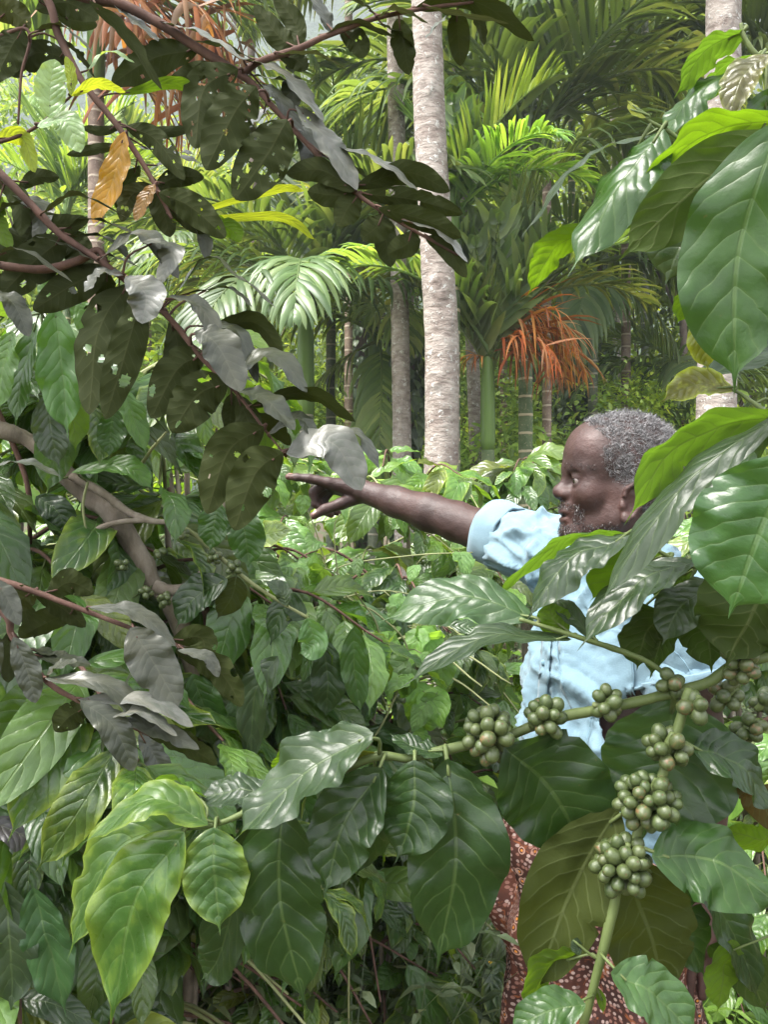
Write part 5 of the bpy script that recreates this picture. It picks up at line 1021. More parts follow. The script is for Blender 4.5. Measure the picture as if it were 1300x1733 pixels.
# ------------------------------------------------------------------ the man pointing
HK = 1.45 / F
def HP(u, v, y=0.0): return np.array(((u - CU) * HK, 1.45 + y, CH - (v - CV) * HK))
class Vol:
    def __init__(s, xs, ys, zs):
        s.ax = [np.asarray(a, np.float32) for a in (xs, ys, zs)]; s.D = np.full([len(a) for a in s.ax], 9.0, np.float32)
    def _sl(s, lo, hi):
        return tuple(slice(max(0, int(np.searchsorted(a, l)) - 1), int(np.searchsorted(a, h)) + 2) for a, l, h in zip(s.ax, lo, hi))
    def grid(s, sl):
        return [g.reshape([-1 if i == j else 1 for j in range(3)]) for i, g in enumerate([a[q] for a, q in zip(s.ax, sl)])]
    def op(s, lo, hi, fn, k=.01, sub=False):
        m = k + .012; sl = s._sl(np.asarray(lo) - m, np.asarray(hi) + m)
        if any(q.stop - q.start < 2 for q in sl): return
        d = fn(*s.grid(sl)).astype(np.float32); a = s.D[sl]
        if sub:
            d = -d; h = np.clip(.5 - .5 * (d - a) / k, 0, 1); r = d * (1 - h) + a * h + k * h * (1 - h); s.D[sl] = np.where(a > 8, a, r)
        else:
            h = np.clip(.5 + .5 * (a - d) / k, 0, 1); s.D[sl] = a * (1 - h) + d * h - k * h * (1 - h)
    def ell(s, c, r, k=.01, R=None, sub=False):
        c = np.asarray(c, float); r = np.broadcast_to(np.asarray(r, float), (3,)); m = r.max()
        e = r if R is None else np.array((m, m, m))
        def fn(x, y, z):
            x, y, z = x - c[0], y - c[1], z - c[2]
            if R is not None: x, y, z = (R[0][0] * x + R[0][1] * y + R[0][2] * z, R[1][0] * x + R[1][1] * y + R[1][2] * z, R[2][0] * x + R[2][1] * y + R[2][2] * z)
            q0 = np.sqrt((x / r[0]) ** 2 + (y / r[1]) ** 2 + (z / r[2]) ** 2); q1 = np.sqrt((x / r[0] ** 2) ** 2 + (y / r[1] ** 2) ** 2 + (z / r[2] ** 2) ** 2)
            return q0 * (q0 - 1) / (q1 + 1e-9)
        s.op(c - e, c + e, fn, k, sub)
    def cone(s, a, b, ra, rb, k=.01, sub=False):
        a = np.asarray(a, float); b = np.asarray(b, float); ab = b - a; L2 = (ab ** 2).sum() + 1e-12
        def fn(x, y, z):
            t = np.clip(((x - a[0]) * ab[0] + (y - a[1]) * ab[1] + (z - a[2]) * ab[2]) / L2, 0, 1)
            return np.sqrt((x - a[0] - t * ab[0]) ** 2 + (y - a[1] - t * ab[1]) ** 2 + (z - a[2] - t * ab[2]) ** 2) - (ra + (rb - ra) * t)
        m = max(ra, rb); s.op(np.minimum(a, b) - m, np.maximum(a, b) + m, fn, k, sub)
    def chain(s, pts, rs, k=.006):
        for i in range(len(pts) - 1): s.cone(pts[i], pts[i + 1], rs[i], rs[i + 1], k)
    def mesh(s):
        D = s.D; I = D < 0; n = D.shape
        c = np.zeros([q - 1 for q in n], np.uint8)
        for i in (0, 1):
            for j in (0, 1):
                for k in (0, 1): c += I[i:n[0] - 1 + i, j:n[1] - 1 + j, k:n[2] - 1 + k]
        act = (c > 0) & (c < 8); idx = np.argwhere(act); ids = np.full(act.shape, -1, np.int32); ids[act] = np.arange(len(idx))
        acc = np.zeros((len(idx), 3)); cnt = np.zeros(len(idx)); cor = [(i, j, k) for i in (0, 1) for j in (0, 1) for k in (0, 1)]
        dv = {q: D[idx[:, 0] + q[0], idx[:, 1] + q[1], idx[:, 2] + q[2]].astype(np.float64) for q in cor}
        for q in cor:
            for a in range(3):
                if q[a] == 0:
                    e = list(q); e[a] = 1; e = tuple(e); d0, d1 = dv[q], dv[e]; m = (d0 < 0) != (d1 < 0)
                    t = np.where(m, d0 / np.where(m, d0 - d1, 1), 0); pos = np.array(q, float)[None].repeat(len(idx), 0); pos[:, a] += t
                    acc[m] += pos[m]; cnt[m] += 1
        g = idx + acc / cnt[:, None]; V = np.stack([np.interp(g[:, a], np.arange(n[a]), s.ax[a]) for a in range(3)], -1)
        Fs = []
        for a in range(3):
            b, c2 = (a + 1) % 3, (a + 2) % 3; sa = [slice(None)] * 3; sb = [slice(None)] * 3
            sa[a] = slice(0, n[a] - 1); sb[a] = slice(1, n[a])
            x = np.argwhere(I[tuple(sa)] != I[tuple(sb)]); x = x[(x[:, b] > 0) & (x[:, c2] > 0) & (x[:, b] < n[b] - 1) & (x[:, c2] < n[c2] - 1)]
            inside = I[x[:, 0], x[:, 1], x[:, 2]]
            def cell(db, dc):
                y = x.copy(); y[:, b] -= db; y[:, c2] -= dc; return ids[y[:, 0], y[:, 1], y[:, 2]]
            q = np.stack([cell(1, 1), cell(0, 1), cell(0, 0), cell(1, 0)], -1); q[~inside] = q[~inside][:, ::-1]; Fs.append(q[(q >= 0).all(1)])
        return V, np.vstack(Fs)
def axis(*seg):
    out = []
    for a, b, st in seg: out.append(np.arange(a, b - st * .3, st))
    return np.concatenate(out)
def vnormals(V, Fc):
    fn = np.cross(V[Fc[:, 2]] - V[Fc[:, 0]], V[Fc[:, 3 % Fc.shape[1]]] - V[Fc[:, 1]]); N = np.zeros_like(V)
    for i in range(Fc.shape[1]): np.add.at(N, Fc[:, i], fn)
    return N / (np.linalg.norm(N, axis=1)[:, None] + 1e-12)

fdir = unit((-.93, -.37, 0)); ldir = unit((.37, -.93, 0)); BR3 = np.array([fdir, ldir, (0, 0, 1)])
def BD(x, f, l, z): return np.array((x, 1.45, z)) + fdir * f + ldir * l
shR = P(950, 950, 1.60); elR = P(772, 882, 1.79); wrR = P(620, 833, 1.93); shL = P(1140, 1030, 1.325); elL = P(1185, 1270, 1.33); wrL = P(1195, 1500, 1.32)
B = Vol(axis((-.27, 0, .0026), (0, .27, .005), (.27, .55, .0025), (.55, .68, .008)), axis((1.02, 1.34, .008), (1.34, 1.56, .0025), (1.56, 1.85, .005), (1.85, 2.06, .0028)), axis((-.02, 1.40, .0085), (1.40, 1.75, .0025)))
m = HK
# head
B.ell(HP(1060, 784), np.array((94, 76, 85)) * m, .02); B.ell(HP(1082, 815), np.array((72, 70, 62)) * m, .02)
B.ell(HP(1004, 770), np.array((45, 58, 52)) * m, .03); B.ell(HP(1004, 835), np.array((42, 52, 60)) * m, .03); B.ell(HP(1010, 880), np.array((42, 44, 34)) * m, .02)
for s in (-1, 1):
    B.ell(HP(989, 838, s * .038), .021, .025); B.cone(HP(974, 903, s * .012), HP(1030, 880, s * .050), .019, .020, .02); B.cone(HP(1030, 880, s * .050), HP(1040, 836, s * .057), .019, .020, .02)
    B.cone(HP(967, 793, s * .004), HP(983, 797, s * .043), .0105, .009, .014)
B.ell(HP(976, 866), np.array((26, 30, 26)) * m, .015); B.ell(HP(971, 901), np.array((19, 24, 17)) * m, .016)
for s in (-1, 1):
    B.ell(HP(962, 814, s * .032), np.array((12, 17, 11)) * m, .012, sub=True)
    B.ell(HP(975, 815.5, s * .031), .0135, .005)
    B.ell(HP(961, 815.5, s * .039), np.array((9, 15, 3.8)) * m, .003, sub=True)
    B.cone(HP(966, 806, s * .026), HP(976, 808, s * .044), .0035, .003, .006)   # upper lid fold
B.cone(HP(968, 802), HP(949, 832), .0085, .009, .012); B.ell(HP(948, 832.5), .0118, .009)
for s in (-1, 1):
    B.ell(HP(957, 837, s * .0135), np.array((13, 9, 10)) * m, .007); B.ell(HP(953, 845, s * .0085), np.array((6, 3.6, 4)) * m, .003, sub=True)
B.ell(HP(962, 856), np.array((11, 22, 9)) * m, .010); B.ell(HP(955.5, 866), np.array((9, 22, 5.4)) * m, .006); B.ell(HP(957, 880), np.array((9, 20, 6.4)) * m, .006)
B.ell(HP(945, 873), np.array((14, 20, 2.4)) * m, .003, sub=True)
for s in (-1, 1):
    Re = Matrix.Rotation(math.radians(-12), 3, 'Y')
    B.ell(HP(1046, 853, s * .0765), np.array((16, 5, 29)) * m, .006, [list(r) for r in Re])
    B.ell(HP(1044, 854, s * .084), np.array((9, 6, 14)) * m, .005, sub=True)
    hp = [HP(u, v, s * .0835) for u, v in ((1034, 841), (1038, 829), (1048, 823), (1059, 828), (1063, 842), (1058, 860), (1048, 874), (1038, 880))]
    B.chain(hp, [.0034] * 8, .004); B.ell(HP(1037, 877, s * .0815), np.array((8, 4.5, 9)) * m, .005); B.ell(HP(1033, 857, s * .079), np.array((5, 4, 7)) * m, .004)
B.cone(HP(1062, 880), HP(1056, 1000), .055, .060, .03)
# torso
B.ell(np.array((.415, 1.46, 1.30)), (.105, .155, .19), .04, BR3); B.ell(np.array((.395, 1.46, 1.12)), (.105, .14, .18), .05, BR3); B.ell(np.array((.375, 1.46, .94)), (.115, .16, .15), .05, BR3)
for s_ in (shR, shL): B.cone(HP(1056, 965), s_, .050, .052, .04)
B.chain([shR, shR * .5 + elR * .5, elR], [.055, .049, .0415], .03); B.chain([elR, elR * .72 + wrR * .28, elR * .35 + wrR * .65, wrR], [.0415, .0410, .0335, .0262], .015)
B.chain([shL, shL * .5 + elL * .5, elL], [.055, .048, .042], .03); B.chain([elL, elL * .7 + wrL * .3, wrL], [.042, .042, .027], .015)
# legs, feet
for s in (-1, 1):
    hip = BD(.375, 0, s * .085, .90); kn = BD(.36, .03, s * .09, .49); an = BD(.37, -.02, s * .09, .09)
    B.chain([hip, kn, kn * .65 + an * .35, an], [.085, .055, .055, .036], .03); B.cone(an + (0, 0, -.045), an + fdir * .15 + (0, 0, -.055), .038, .028, .03)
# pointing hand
def HH(u, v, dy): return P(u, v, 1.95 + dy)
MC = [HH(557, 817, -.024), HH(553, 817, -.002), HH(557, 821, .018), HH(563, 827, .034)]
for i, q in enumerate(MC): B.cone(wrR * .85 + q * .15, q, .021, .0135, .012)
B.chain([MC[0], HH(524, 810, -.022), HH(502, 808, -.018), HH(488, 807, -.015)], [.0125, .0108, .0095, .0078], .004)
B.chain([MC[1], HH(530, 833, 0), HH(533, 853, .0), HH(547, 863, .0)], [.0125, .0112, .0098, .0082], .003)
B.chain([MC[2], HH(535, 842, .019), HH(545, 864, .017), HH(560, 871, .014)], [.012, .0105, .0095, .008], .003)
B.chain([MC[3], HH(547, 848, .035), HH(560, 866, .031), HH(573, 868, .026)], [.0105, .0092, .008, .007], .003)
B.chain([HH(604, 842, -.012), HH(578, 852, -.030), HH(550, 862, -.036), HH(530, 873, -.034)], [.0165, .0138, .0118, .0090], .006)
# relaxed hand of the other arm
pdir = unit(fdir * .15 + np.array((0, 0, -1))); side_ = np.cross(pdir, (0, 1, 0)); side_ = unit(side_); B.cone(wrL, wrL + pdir * .075, .028, .032, .012)
for i, (o_, l_) in enumerate(((-.030, .068), (-.010, .078), (.010, .073), (.029, .058))):
    a_ = wrL + pdir * .085 + side_ * o_; b_ = a_ + pdir * l_ * .5 + (0, 0, -.012); c_ = b_ + unit(pdir + np.array((0, 0, -.9))) * l_ * .5; B.chain([a_, b_, c_], [.011, .0095, .008], .003)
B.chain([wrL + pdir * .02 - side_ * .03, wrL + pdir * .06 - side_ * .055, wrL + pdir * .09 - side_ * .058 + (0, 0, -.01)], [.014, .011, .009], .005)
Vb_, Fb_ = B.mesh(); Nb_ = vnormals(Vb_, Fb_)
if ((Vb_ - Vb_.mean(0)) * Nb_).sum() < 0: Fb_ = Fb_[:, ::-1]; Nb_ = -Nb_
Vb_ = Vb_ + Nb_ * (fbm(Vb_ * 220, 3, 2) * .0005 + fbm(Vb_ * 45, 5, 2) * .0012)[:, None]

def skin_material():
    b = NB('dark_skin'); tc = b.n('ShaderNodeTexCoord'); n1 = b.noise(tc.outputs['Object'], 14.0, 4); n2 = b.noise(tc.outputs['Object'], 320.0, 3); n3 = b.noise(tc.outputs['Object'], 55.0, 4)
    c = b.ramp(n1.outputs[0], [(.3, (0.022, 0.009, 0.0075)), (.55, (0.036, 0.015, 0.012)), (.75, (0.052, 0.024, 0.020))])
    c = b.mix(b.math('MULTIPLY', b.smooth(n3.outputs[0], .52, .7), .35), c, (0.04, 0.018, 0.015))
    at = b.n('ShaderNodeAttribute'); at.attribute_name = 'tone'
    c = b.mix(at.outputs['Fac'], c, (0.105, 0.046, 0.037))
    return b.done(b.pbr(c, b.math('MULTIPLY_ADD', n3.outputs[0], .3, .42), .45, b.bump(b.math('ADD', n2.outputs[0], n3.outputs[0]), .5, .0014), Subsurface_Weight=.06, Subsurface_Scale=.01))
M['skin'] = skin_material()
man = thing('person', 'grey-haired man in a light blue shirt and printed sarong pointing with an outstretched arm', 'person', (.37, 1.45, 0))
bme = mesh_of('body', Vb_, Fb_, mat=M['skin'])
pu = CU + Vb_[:, 0] / HK; pv_ = CV + (CH - Vb_[:, 2]) / HK
def blob(u, v, r): return np.exp(-(((pu - u) ** 2 + (pv_ - v) ** 2) / r ** 2)) * (Vb_[:, 1] < 1.60)
tone = .45 * blob(957, 880, 7) + .25 * blob(956, 866, 6) + .25 * blob(948, 833, 12) + .25 * blob(990, 835, 22) + .3 * blob(980, 755, 24) + .25 * blob(1045, 850, 26)
tips_ = np.zeros(len(Vb_))
for q in (HH(488, 807, -.015), HH(547, 863, 0), HH(560, 871, .014), HH(573, 868, .026), HH(530, 873, -.034)): tips_ = np.maximum(tips_, np.exp(-(np.linalg.norm(Vb_ - q, axis=1) / .012) ** 2))
at = bme.attributes.new('tone', 'FLOAT', 'POINT'); at.data.foreach_set('value', np.clip(tone + .85 * tips_, 0, 1).astype(np.float32))
body = part('body', bme, man)

# nails
nb_ = NB('fingernail'); M['nail'] = nb_.done(nb_.pbr((0.20, 0.11, 0.09), .3, .5))
def nail(c, dirv, upv, l, w):
    dirv = unit(dirv); sd_ = unit(np.cross(dirv, upv)); up_ = np.cross(sd_, dirv); V = []
    for i in range(6):
        for j in range(5):
            a = (j / 4 - .5) * 2; t = i / 5; V.append(c + dirv * (t - .5) * l + sd_ * a * w * (1 - .3 * (t - .5) ** 2 * 4 * .5) + up_ * (-.35 * w * a * a))
    part('fingernail', mesh_of('fingernail', V, [[i * 5 + j, i * 5 + j + 1, (i + 1) * 5 + j + 1, (i + 1) * 5 + j] for i in range(5) for j in range(4)], mat=M['nail']), body)
nail(HH(492, 806.5, -.016) + np.array((0, -.001, .0082)), HH(488, 807, -.015) - HH(502, 808, -.018), (0, -.15, 1), .011, .0048)
nail(HH(534, 870, -.035) + np.array((0, -.0088, .002)), HH(530, 873, -.034) - HH(550, 862, -.036), (0, -1, .25), .013, .0058)

# eyes
def eye_mat():
    b = NB('eye'); tc = b.n('ShaderNodeTexCoord'); sp = b.n('ShaderNodeSeparateXYZ'); b.l(tc.outputs['Object'], sp.inputs[0])
    r = b.math('SQRT', b.math('ADD', b.math('POWER', sp.outputs[1], 2.0), b.math('POWER', sp.outputs[2], 2.0)))
    c = b.mix(b.smooth(r, .42, .5), (0.012, 0.007, 0.005), (0.15, 0.125, 0.115)); return b.done(b.pbr(c, .08, .6))
M['eye'] = eye_mat()
ev, ef = [], []
for i in range(13):
    for j in range(20):
        th = math.pi * i / 12; ph = 2 * math.pi * j / 20; ev.append((math.cos(th), math.sin(th) * math.cos(ph), math.sin(th) * math.sin(ph)))
for i in range(12):
    for j in range(20): ef.append((i * 20 + j, i * 20 + (j + 1) % 20, (i + 1) * 20 + (j + 1) % 20, (i + 1) * 20 + j))
EYE = mesh_of('eye', np.array(ev) * -1, ef, mat=M['eye'])
for s in (-1, 1):
    part('eye', EYE, man, Matrix.Translation(Vector(HP(975, 815.5, s * .031))) @ Matrix.Rotation(s * -.10, 4, 'Z') @ Matrix.Scale(.0125, 4))

# hair, beard, moustache, brows: short curly strands
def hair_mat(name, stops):
    b = NB(name); ge = b.n('ShaderNodeNewGeometry'); return b.done(b.pbr(b.ramp(ge.outputs['Random Per Island'], stops), .42, .45))
M['hair'] = hair_mat('grey_hair', [(0, (0.07, 0.068, 0.07)), (.4, (0.13, 0.127, 0.13)), (.8, (0.22, 0.215, 0.22)), (1, (0.36, 0.355, 0.36))])
M['beard'] = hair_mat('stubble', [(0, (0.010, 0.008, 0.008)), (.7, (0.025, 0.021, 0.02)), (.88, (0.10, 0.096, 0.095)), (1, (0.32, 0.31, 0.31))])
def strands(name, idx, n, ln, w, mat, flow, seed, curl=1.0, base_off=.001):
    rg = np.random.default_rng(seed); k = idx[rg.integers(len(idx), size=n)]; p = Vb_[k] + rg.normal(size=(n, 3)) * .0012; N = Nb_[k]
    p = p + N * base_off
    fl = np.asarray(flow(p)) if callable(flow) else np.broadcast_to(np.asarray(flow, float), (n, 3)); fl = fl - (fl * N).sum(1)[:, None] * N
    clump = np.stack([vnoise(p * 85, s + 20) for s in range(3)], -1) * 1.3
    d = N * .62 + fl * .7 + rg.normal(size=(n, 3)) * .32 * curl + clump * curl * .8; d /= np.linalg.norm(d, axis=1)[:, None]
    L = ln * rg.uniform(.6, 1.25, n); pts = [p]; cur = d.copy(); ax = rg.normal(size=(n, 3)); ax /= np.linalg.norm(ax, axis=1)[:, None]
    for s in range(4):
        cur = cur + np.cross(ax, cur) * .42 * curl - N * .16; cur /= np.linalg.norm(cur, axis=1)[:, None]; pts.append(pts[-1] + cur * (L / 4)[:, None])
    pts = np.stack(pts, 1); sd = np.cross(d, rg.normal(size=(n, 3))); sd /= np.linalg.norm(sd, axis=1)[:, None]; ww = np.array((1, 1, .9, .7, .25)) * w * .5
    V = np.stack([pts - sd[:, None] * ww[None, :, None], pts + sd[:, None] * ww[None, :, None]], 2).reshape(-1, 3)
    b = (np.arange(n) * 10)[:, None, None]; q = np.array([[2 * i, 2 * i + 1, 2 * i + 3, 2 * i + 2] for i in range(4)])[None]
    return part(name, mesh_of(name, V, (b + q).reshape(-1, 4), mat=M[mat]), man)
hair_u = np.array((700, 728, 750, 768, 795, 819, 832, 850, 870, 905, 930)); hair_l = np.array((990, 996, 1016, 1003, 1009, 1022, 1046, 1066, 1070, 1082, 1100))
lim = np.interp(pv_, hair_u, hair_l) + vnoise(Vb_ * 130, 7) * 5
onhead = (Vb_[:, 2] > 1.50) & (Vb_[:, 1] > 1.30) & (Vb_[:, 1] < 1.56) & (pu > 900)
topm = (pv_ < 728) & (pu > 995)
scalp = np.where(onhead & ((pu > lim) | topm) & (pv_ < 925) & ~((np.abs(np.abs(Vb_[:, 1] - 1.45) - .08) < .012) & (pu < 1066) & (pv_ > 822)))[0]
strands('hair', scalp, 38000, .0115, .0006, 'hair', lambda p: np.stack([np.full(len(p), .55), 0 * p[:, 0], np.full(len(p), -.25)], -1), 1, 1.0, -.0005)
dark_scalp = scalp
A_ = onhead & (pu < 1030) & (pv_ > 852) & (Nb_[:, 2] < .5) & (pv_ < 935)
bl = np.interp(pv_, (852, 862, 870, 884, 900, 925), (966, 968, 962, 964, 1024, 1030))
chin = A_ & (((pv_ > 886) & (pu < 1030)) | ((pv_ > 852) & (pv_ < 864) & (pu < 972)) | ((pu > 963) & (pu < 980) & (pv_ > 860)) | ((pu > 1000) & (pv_ > 878)) & (vnoise(Vb_ * 60, 3) > .35)) & ~((np.abs(pv_ - 872) < 11) & (pu < 962))
strands('beard', np.where(chin)[0], 2600, .0042, .0007, 'beard', (.1, 0, -1.0), 2, .5)
brow = onhead & (np.abs(pv_ - (791 + (pu - 965) * .12)) < 4.5) & (pu > 955) & (pu < 992) & (np.abs(Vb_[:, 1] - 1.45) > .006)
strands('eyebrow', np.where(brow)[0], 150, .005, .0006, 'beard', (.9, 0, .1), 3, .3)

# ---- shirt
Sv = Vol(axis((.08, .66, .0055)), axis((1.13, 1.90, .0055)), axis((.93, 1.60, .0055)))
zz_ = np.array((.95, 1.0, 1.163, 1.308, 1.40, 1.46, 1.50)); cx_ = np.array((.378, .378, .388, .407, .418, .425, .43)); a_ = np.array((.150, .146, .137, .130, .115, .085, .05)); b_ = np.array((.195, .192, .184, .180, .165, .125, .07))
def col(x, y, z):
    c = np.interp(z, zz_, cx_); aa = np.interp(z, zz_, a_); bb = np.interp(z, zz_, b_); dx, dy = x - c, y - 1.455 + 0 * x
    f_ = dx * fdir[0] + dy * fdir[1]; l_ = dx * ldir[0] + dy * ldir[1]
    q = (np.sqrt((f_ / aa) ** 2 + (l_ / bb) ** 2) - 1) * np.minimum(aa, bb) * .9
    hem = .985 + .022 * np.cos(2 * np.arctan2(l_, f_)) + .008 * np.sin(7 * np.arctan2(l_, f_))
    return np.maximum(q, np.maximum(hem - z, z - 1.49))
Sv.op((.1, 1.15, .95), (.64, 1.75, 1.5), col, .03)
cuffR = P(838, 901, 1.716); cuffL = P(1176, 1152, 1.30)
Sv.chain([HP(1050, 955), shR + (0, 0, .004), shR * .5 + cuffR * .5 + (0, 0, -.004), cuffR], [.072, .075, .072, .063], .035)
Sv.chain([HP(1060, 965), shL + (0, 0, .002), shL * .5 + cuffL * .5, cuffL], [.070, .074, .076, .078], .03)
Sv.cone(HP(1062, 900), HP(1052, 985), .060, .062, .012, sub=True)
dR = unit(cuffR - shR); dL = unit(cuffL - shL); Sv.cone(cuffR - dR * .03, cuffR + dR * .12, .055, .058, .006, sub=True); Sv.cone(cuffL + dL * .02, cuffL + dL * .12, .072, .074, .006, sub=True)
# flatten the ends of both sleeves
for c_, d_ in ((cuffR, dR), (cuffL, dL)):
    Sv.op(c_ - .12, c_ + .12, lambda x, y, z: -((x - c_[0]) * d_[0] + (y - c_[1]) * d_[1] + (z - c_[2]) * d_[2]) + .004, .004, sub=True)
Vs, Fs = Sv.mesh(); Ns = vnormals(Vs, Fs)
if ((Vs - Vs.mean(0)) * Ns).sum() < 0: Fs = Fs[:, ::-1]; Ns = -Ns
def ridge(q, s): return (1 - np.abs(vnoise(q, s) * 1.35)).clip(0, 1) ** 2.6
rel = Vs - shR; along = rel @ dR; onslv = np.clip((along - .01) / .05, 0, 1) * (np.linalg.norm(rel - along[:, None] * dR, axis=1) < .12) * (Vs[:, 1] > 1.56)
warp = np.stack([vnoise(Vs * 9, 31), vnoise(Vs * 9, 32), vnoise(Vs * 9, 33)], -1) * .35
q1 = np.stack([Vs[:, 0] * 9 + Vs[:, 2] * 16, Vs[:, 1] * 9, Vs[:, 2] * 7 - Vs[:, 0] * 6], -1) + warp      # oblique sleeve folds
q2 = np.stack([Vs[:, 0] * 17, Vs[:, 1] * 17, Vs[:, 2] * 4.2], -1) + warp                                # hanging folds
q3 = np.stack([Vs[:, 0] * 7 + Vs[:, 2] * 9, Vs[:, 1] * 8 - Vs[:, 2] * 8, Vs[:, 2] * 10], -1) + warp * 1.5
cf_ = np.clip((np.linalg.norm(cuffR - shR) - along) / .09, 0, 1)
disp = onslv * cf_ * (.017 * ridge(q1, 41) + .010 * ridge(q1 * 1.9, 44) - .013) + (1 - onslv) * (.012 * ridge(q2, 42) + .011 * ridge(q3, 43) + .005 * ridge(q2 * 2.1 + 3, 45) - .013) + .0035 * ridge(q3 * 3.1, 46) + .0025 * ridge(q1 * 4.3, 47) - .003
Vs = Vs + Ns * (disp * 1.25)[:, None]
def cloth_mat(name, c0, c1):
    b = NB(name); tc = b.n('ShaderNodeTexCoord'); n1 = b.noise(tc.outputs['Object'], 5.0, 4); n2 = b.noise(tc.outputs['Object'], 420.0, 2); n3 = b.noise(tc.outputs['Object'], 60.0, 3)
    wv = b.n('ShaderNodeTexWave'); wv.inputs['Scale'].default_value = 260.0; wv.inputs['Distortion'].default_value = 1.5; b.l(tc.outputs['Object'], wv.inputs[0])
    c = b.mix(b.smooth(n1.outputs[0], .3, .7), c0, c1); c = b.mix(b.math('MULTIPLY', b.smooth(n2.outputs[0], .45, .65), .22), c, tuple(min(1, q * 1.25) for q in c1))
    return b.done(b.pbr(c, .85, .2, b.bump(b.math('ADD', b.math('MULTIPLY', wv.outputs[1], .5), b.math('ADD', n2.outputs[0], b.math('MULTIPLY', n3.outputs[0], 2.0))), .3, .0012), Sheen_Weight=.15))
M['shirt'] = cloth_mat('blue_cotton', (0.118, 0.192, 0.240), (0.162, 0.248, 0.300)); M['seam'] = cloth_mat('blue_seam', (0.12, 0.21, 0.27), (0.15, 0.25, 0.31))
shirt = part('shirt', mesh_of('shirt', Vs, Fs, mat=M['shirt']), man)
bvh = BVHTree.FromPolygons([tuple(v) for v in Vs], [tuple(map(int, f)) for f in Fs])
camp = Vector((0, 0, CH))
def hit(u, v, off=.002):
    d = (Vector(P(u, v, 1.45)) - camp).normalized(); h = bvh.ray_cast(camp, d)
    return None if h[0] is None else np.array(h[0] + h[1] * off if h[1].dot(d) < 0 else h[0] - h[1] * off)
def patch(name, us, vs, outline, off, mat, thick=.0015):
    """a piece of cloth lying on the shirt; outline(a,b)->pixel"""
    Vp, Fp, n = [], [], 0; ok = True; ids = {}
    for i, a in enumerate(us):
        for j, b in enumerate(vs):
            h = hit(*outline(a, b), off)
            if h is not None: ids[(i, j)] = len(Vp); Vp.append(h)
    for i in range(len(us) - 1):
        for j in range(len(vs) - 1):
            q = [(i, j), (i + 1, j), (i + 1, j + 1), (i, j + 1)]
            if all(k in ids for k in q):
                pp = np.array([Vp[ids[k]] for k in q])
                if np.ptp(pp[:, 1]) < .05: Fp.append([ids[k] for k in q][::-1])
    if not Fp: return None
    o = part(name, mesh_of(name, Vp, Fp, mat=M[mat]), shirt); sm = o.modifiers.new('thick', 'SOLIDIFY'); sm.thickness = thick; sm.offset = 0; return o
def pk(a, b):
    u = 948 + 122 * a; v = 1052 + 150 * b
    if b > .72: u = 1009 + (u - 1009) * (1 - (b - .72) * 1.1 * (1 - .4 * a))
    return u + 6 * b, v + 14 * a
patch('pocket', np.linspace(0, 1, 26), np.linspace(0, 1, 30), pk, .0045, 'shirt', .0022)
patch('placket', np.linspace(0, 1, 5), np.linspace(0, 1, 60), lambda a, b: (926 + 16 * a - 26 * b, 1000 + 380 * b), .004, 'shirt', .002)
for path_ in ([(946, 1060), (948, 1120), (958, 1160), (985, 1186), (1020, 1200), (1060, 1205)], [(1072, 1064), (1074, 1130), (1070, 1206)], [(1118, 1092), (1140, 1100), (1160, 1118), (1176, 1150)], [(992, 1300), (1000, 1240), (1010, 1200)]):
    c = [hit(u, v, .0052) for u, v in catmull([(u, v, 0) for u, v in path_], 30)[:, :2]]; c = [q for q in c if q is not None]
    if len(c) > 3:
        V, f = tube_geo(np.array(c), .0010, 5); part('seam', mesh_of('seam', V, f, mat=M['seam']), shirt)
# rolled cuff
def band(name, c, d, r, h, th, seed, mat='shirt', amp=.05, flare=0):
    d = unit(d); A = unit(np.cross(d, (0, 0, 1))); Bq = np.cross(d, A); nphi = 64; prof = [(0, 0), (-.1, .6), (0, 1), (.3, 1.15), (.7, 1.15), (1, .9), (1.05, .4), (1, 0), (.7, -.25), (.3, -.25)]
    V = []
    for i in range(nphi):
        ph = 2 * math.pi * i / nphi; n = np.cos(ph) * A + np.sin(ph) * Bq; w1 = 1 + amp * float(vnoise(np.array((math.cos(ph) * 2 + seed, math.sin(ph) * 2, seed)), 4)); w2 = h * (1 + .12 * float(vnoise(np.array((math.cos(ph) * 1.5, math.sin(ph) * 1.5, seed + 9.)), 5)))
        for t, q in prof: V.append(c + d * (t * w2) + n * (r * w1 + th * q + flare * t + .003 * float(vnoise(np.array((ph * 3, t * 4, seed)), 8))))
    k = len(prof); Fq = [[i * k + j, i * k + (j + 1) % k, ((i + 1) % nphi) * k + (j + 1) % k, ((i + 1) % nphi) * k + j] for i in range(nphi) for j in range(k)]
    o = part(name, mesh_of(name, V, Fq, mat=M[mat]), shirt); return o
band('cuff', cuffR - dR * .042, dR, .0645, .055, .0065, 3, amp=.03); band('cuff', cuffL - dL * .012, dL, .080, .022, .003, 5, amp=.03)
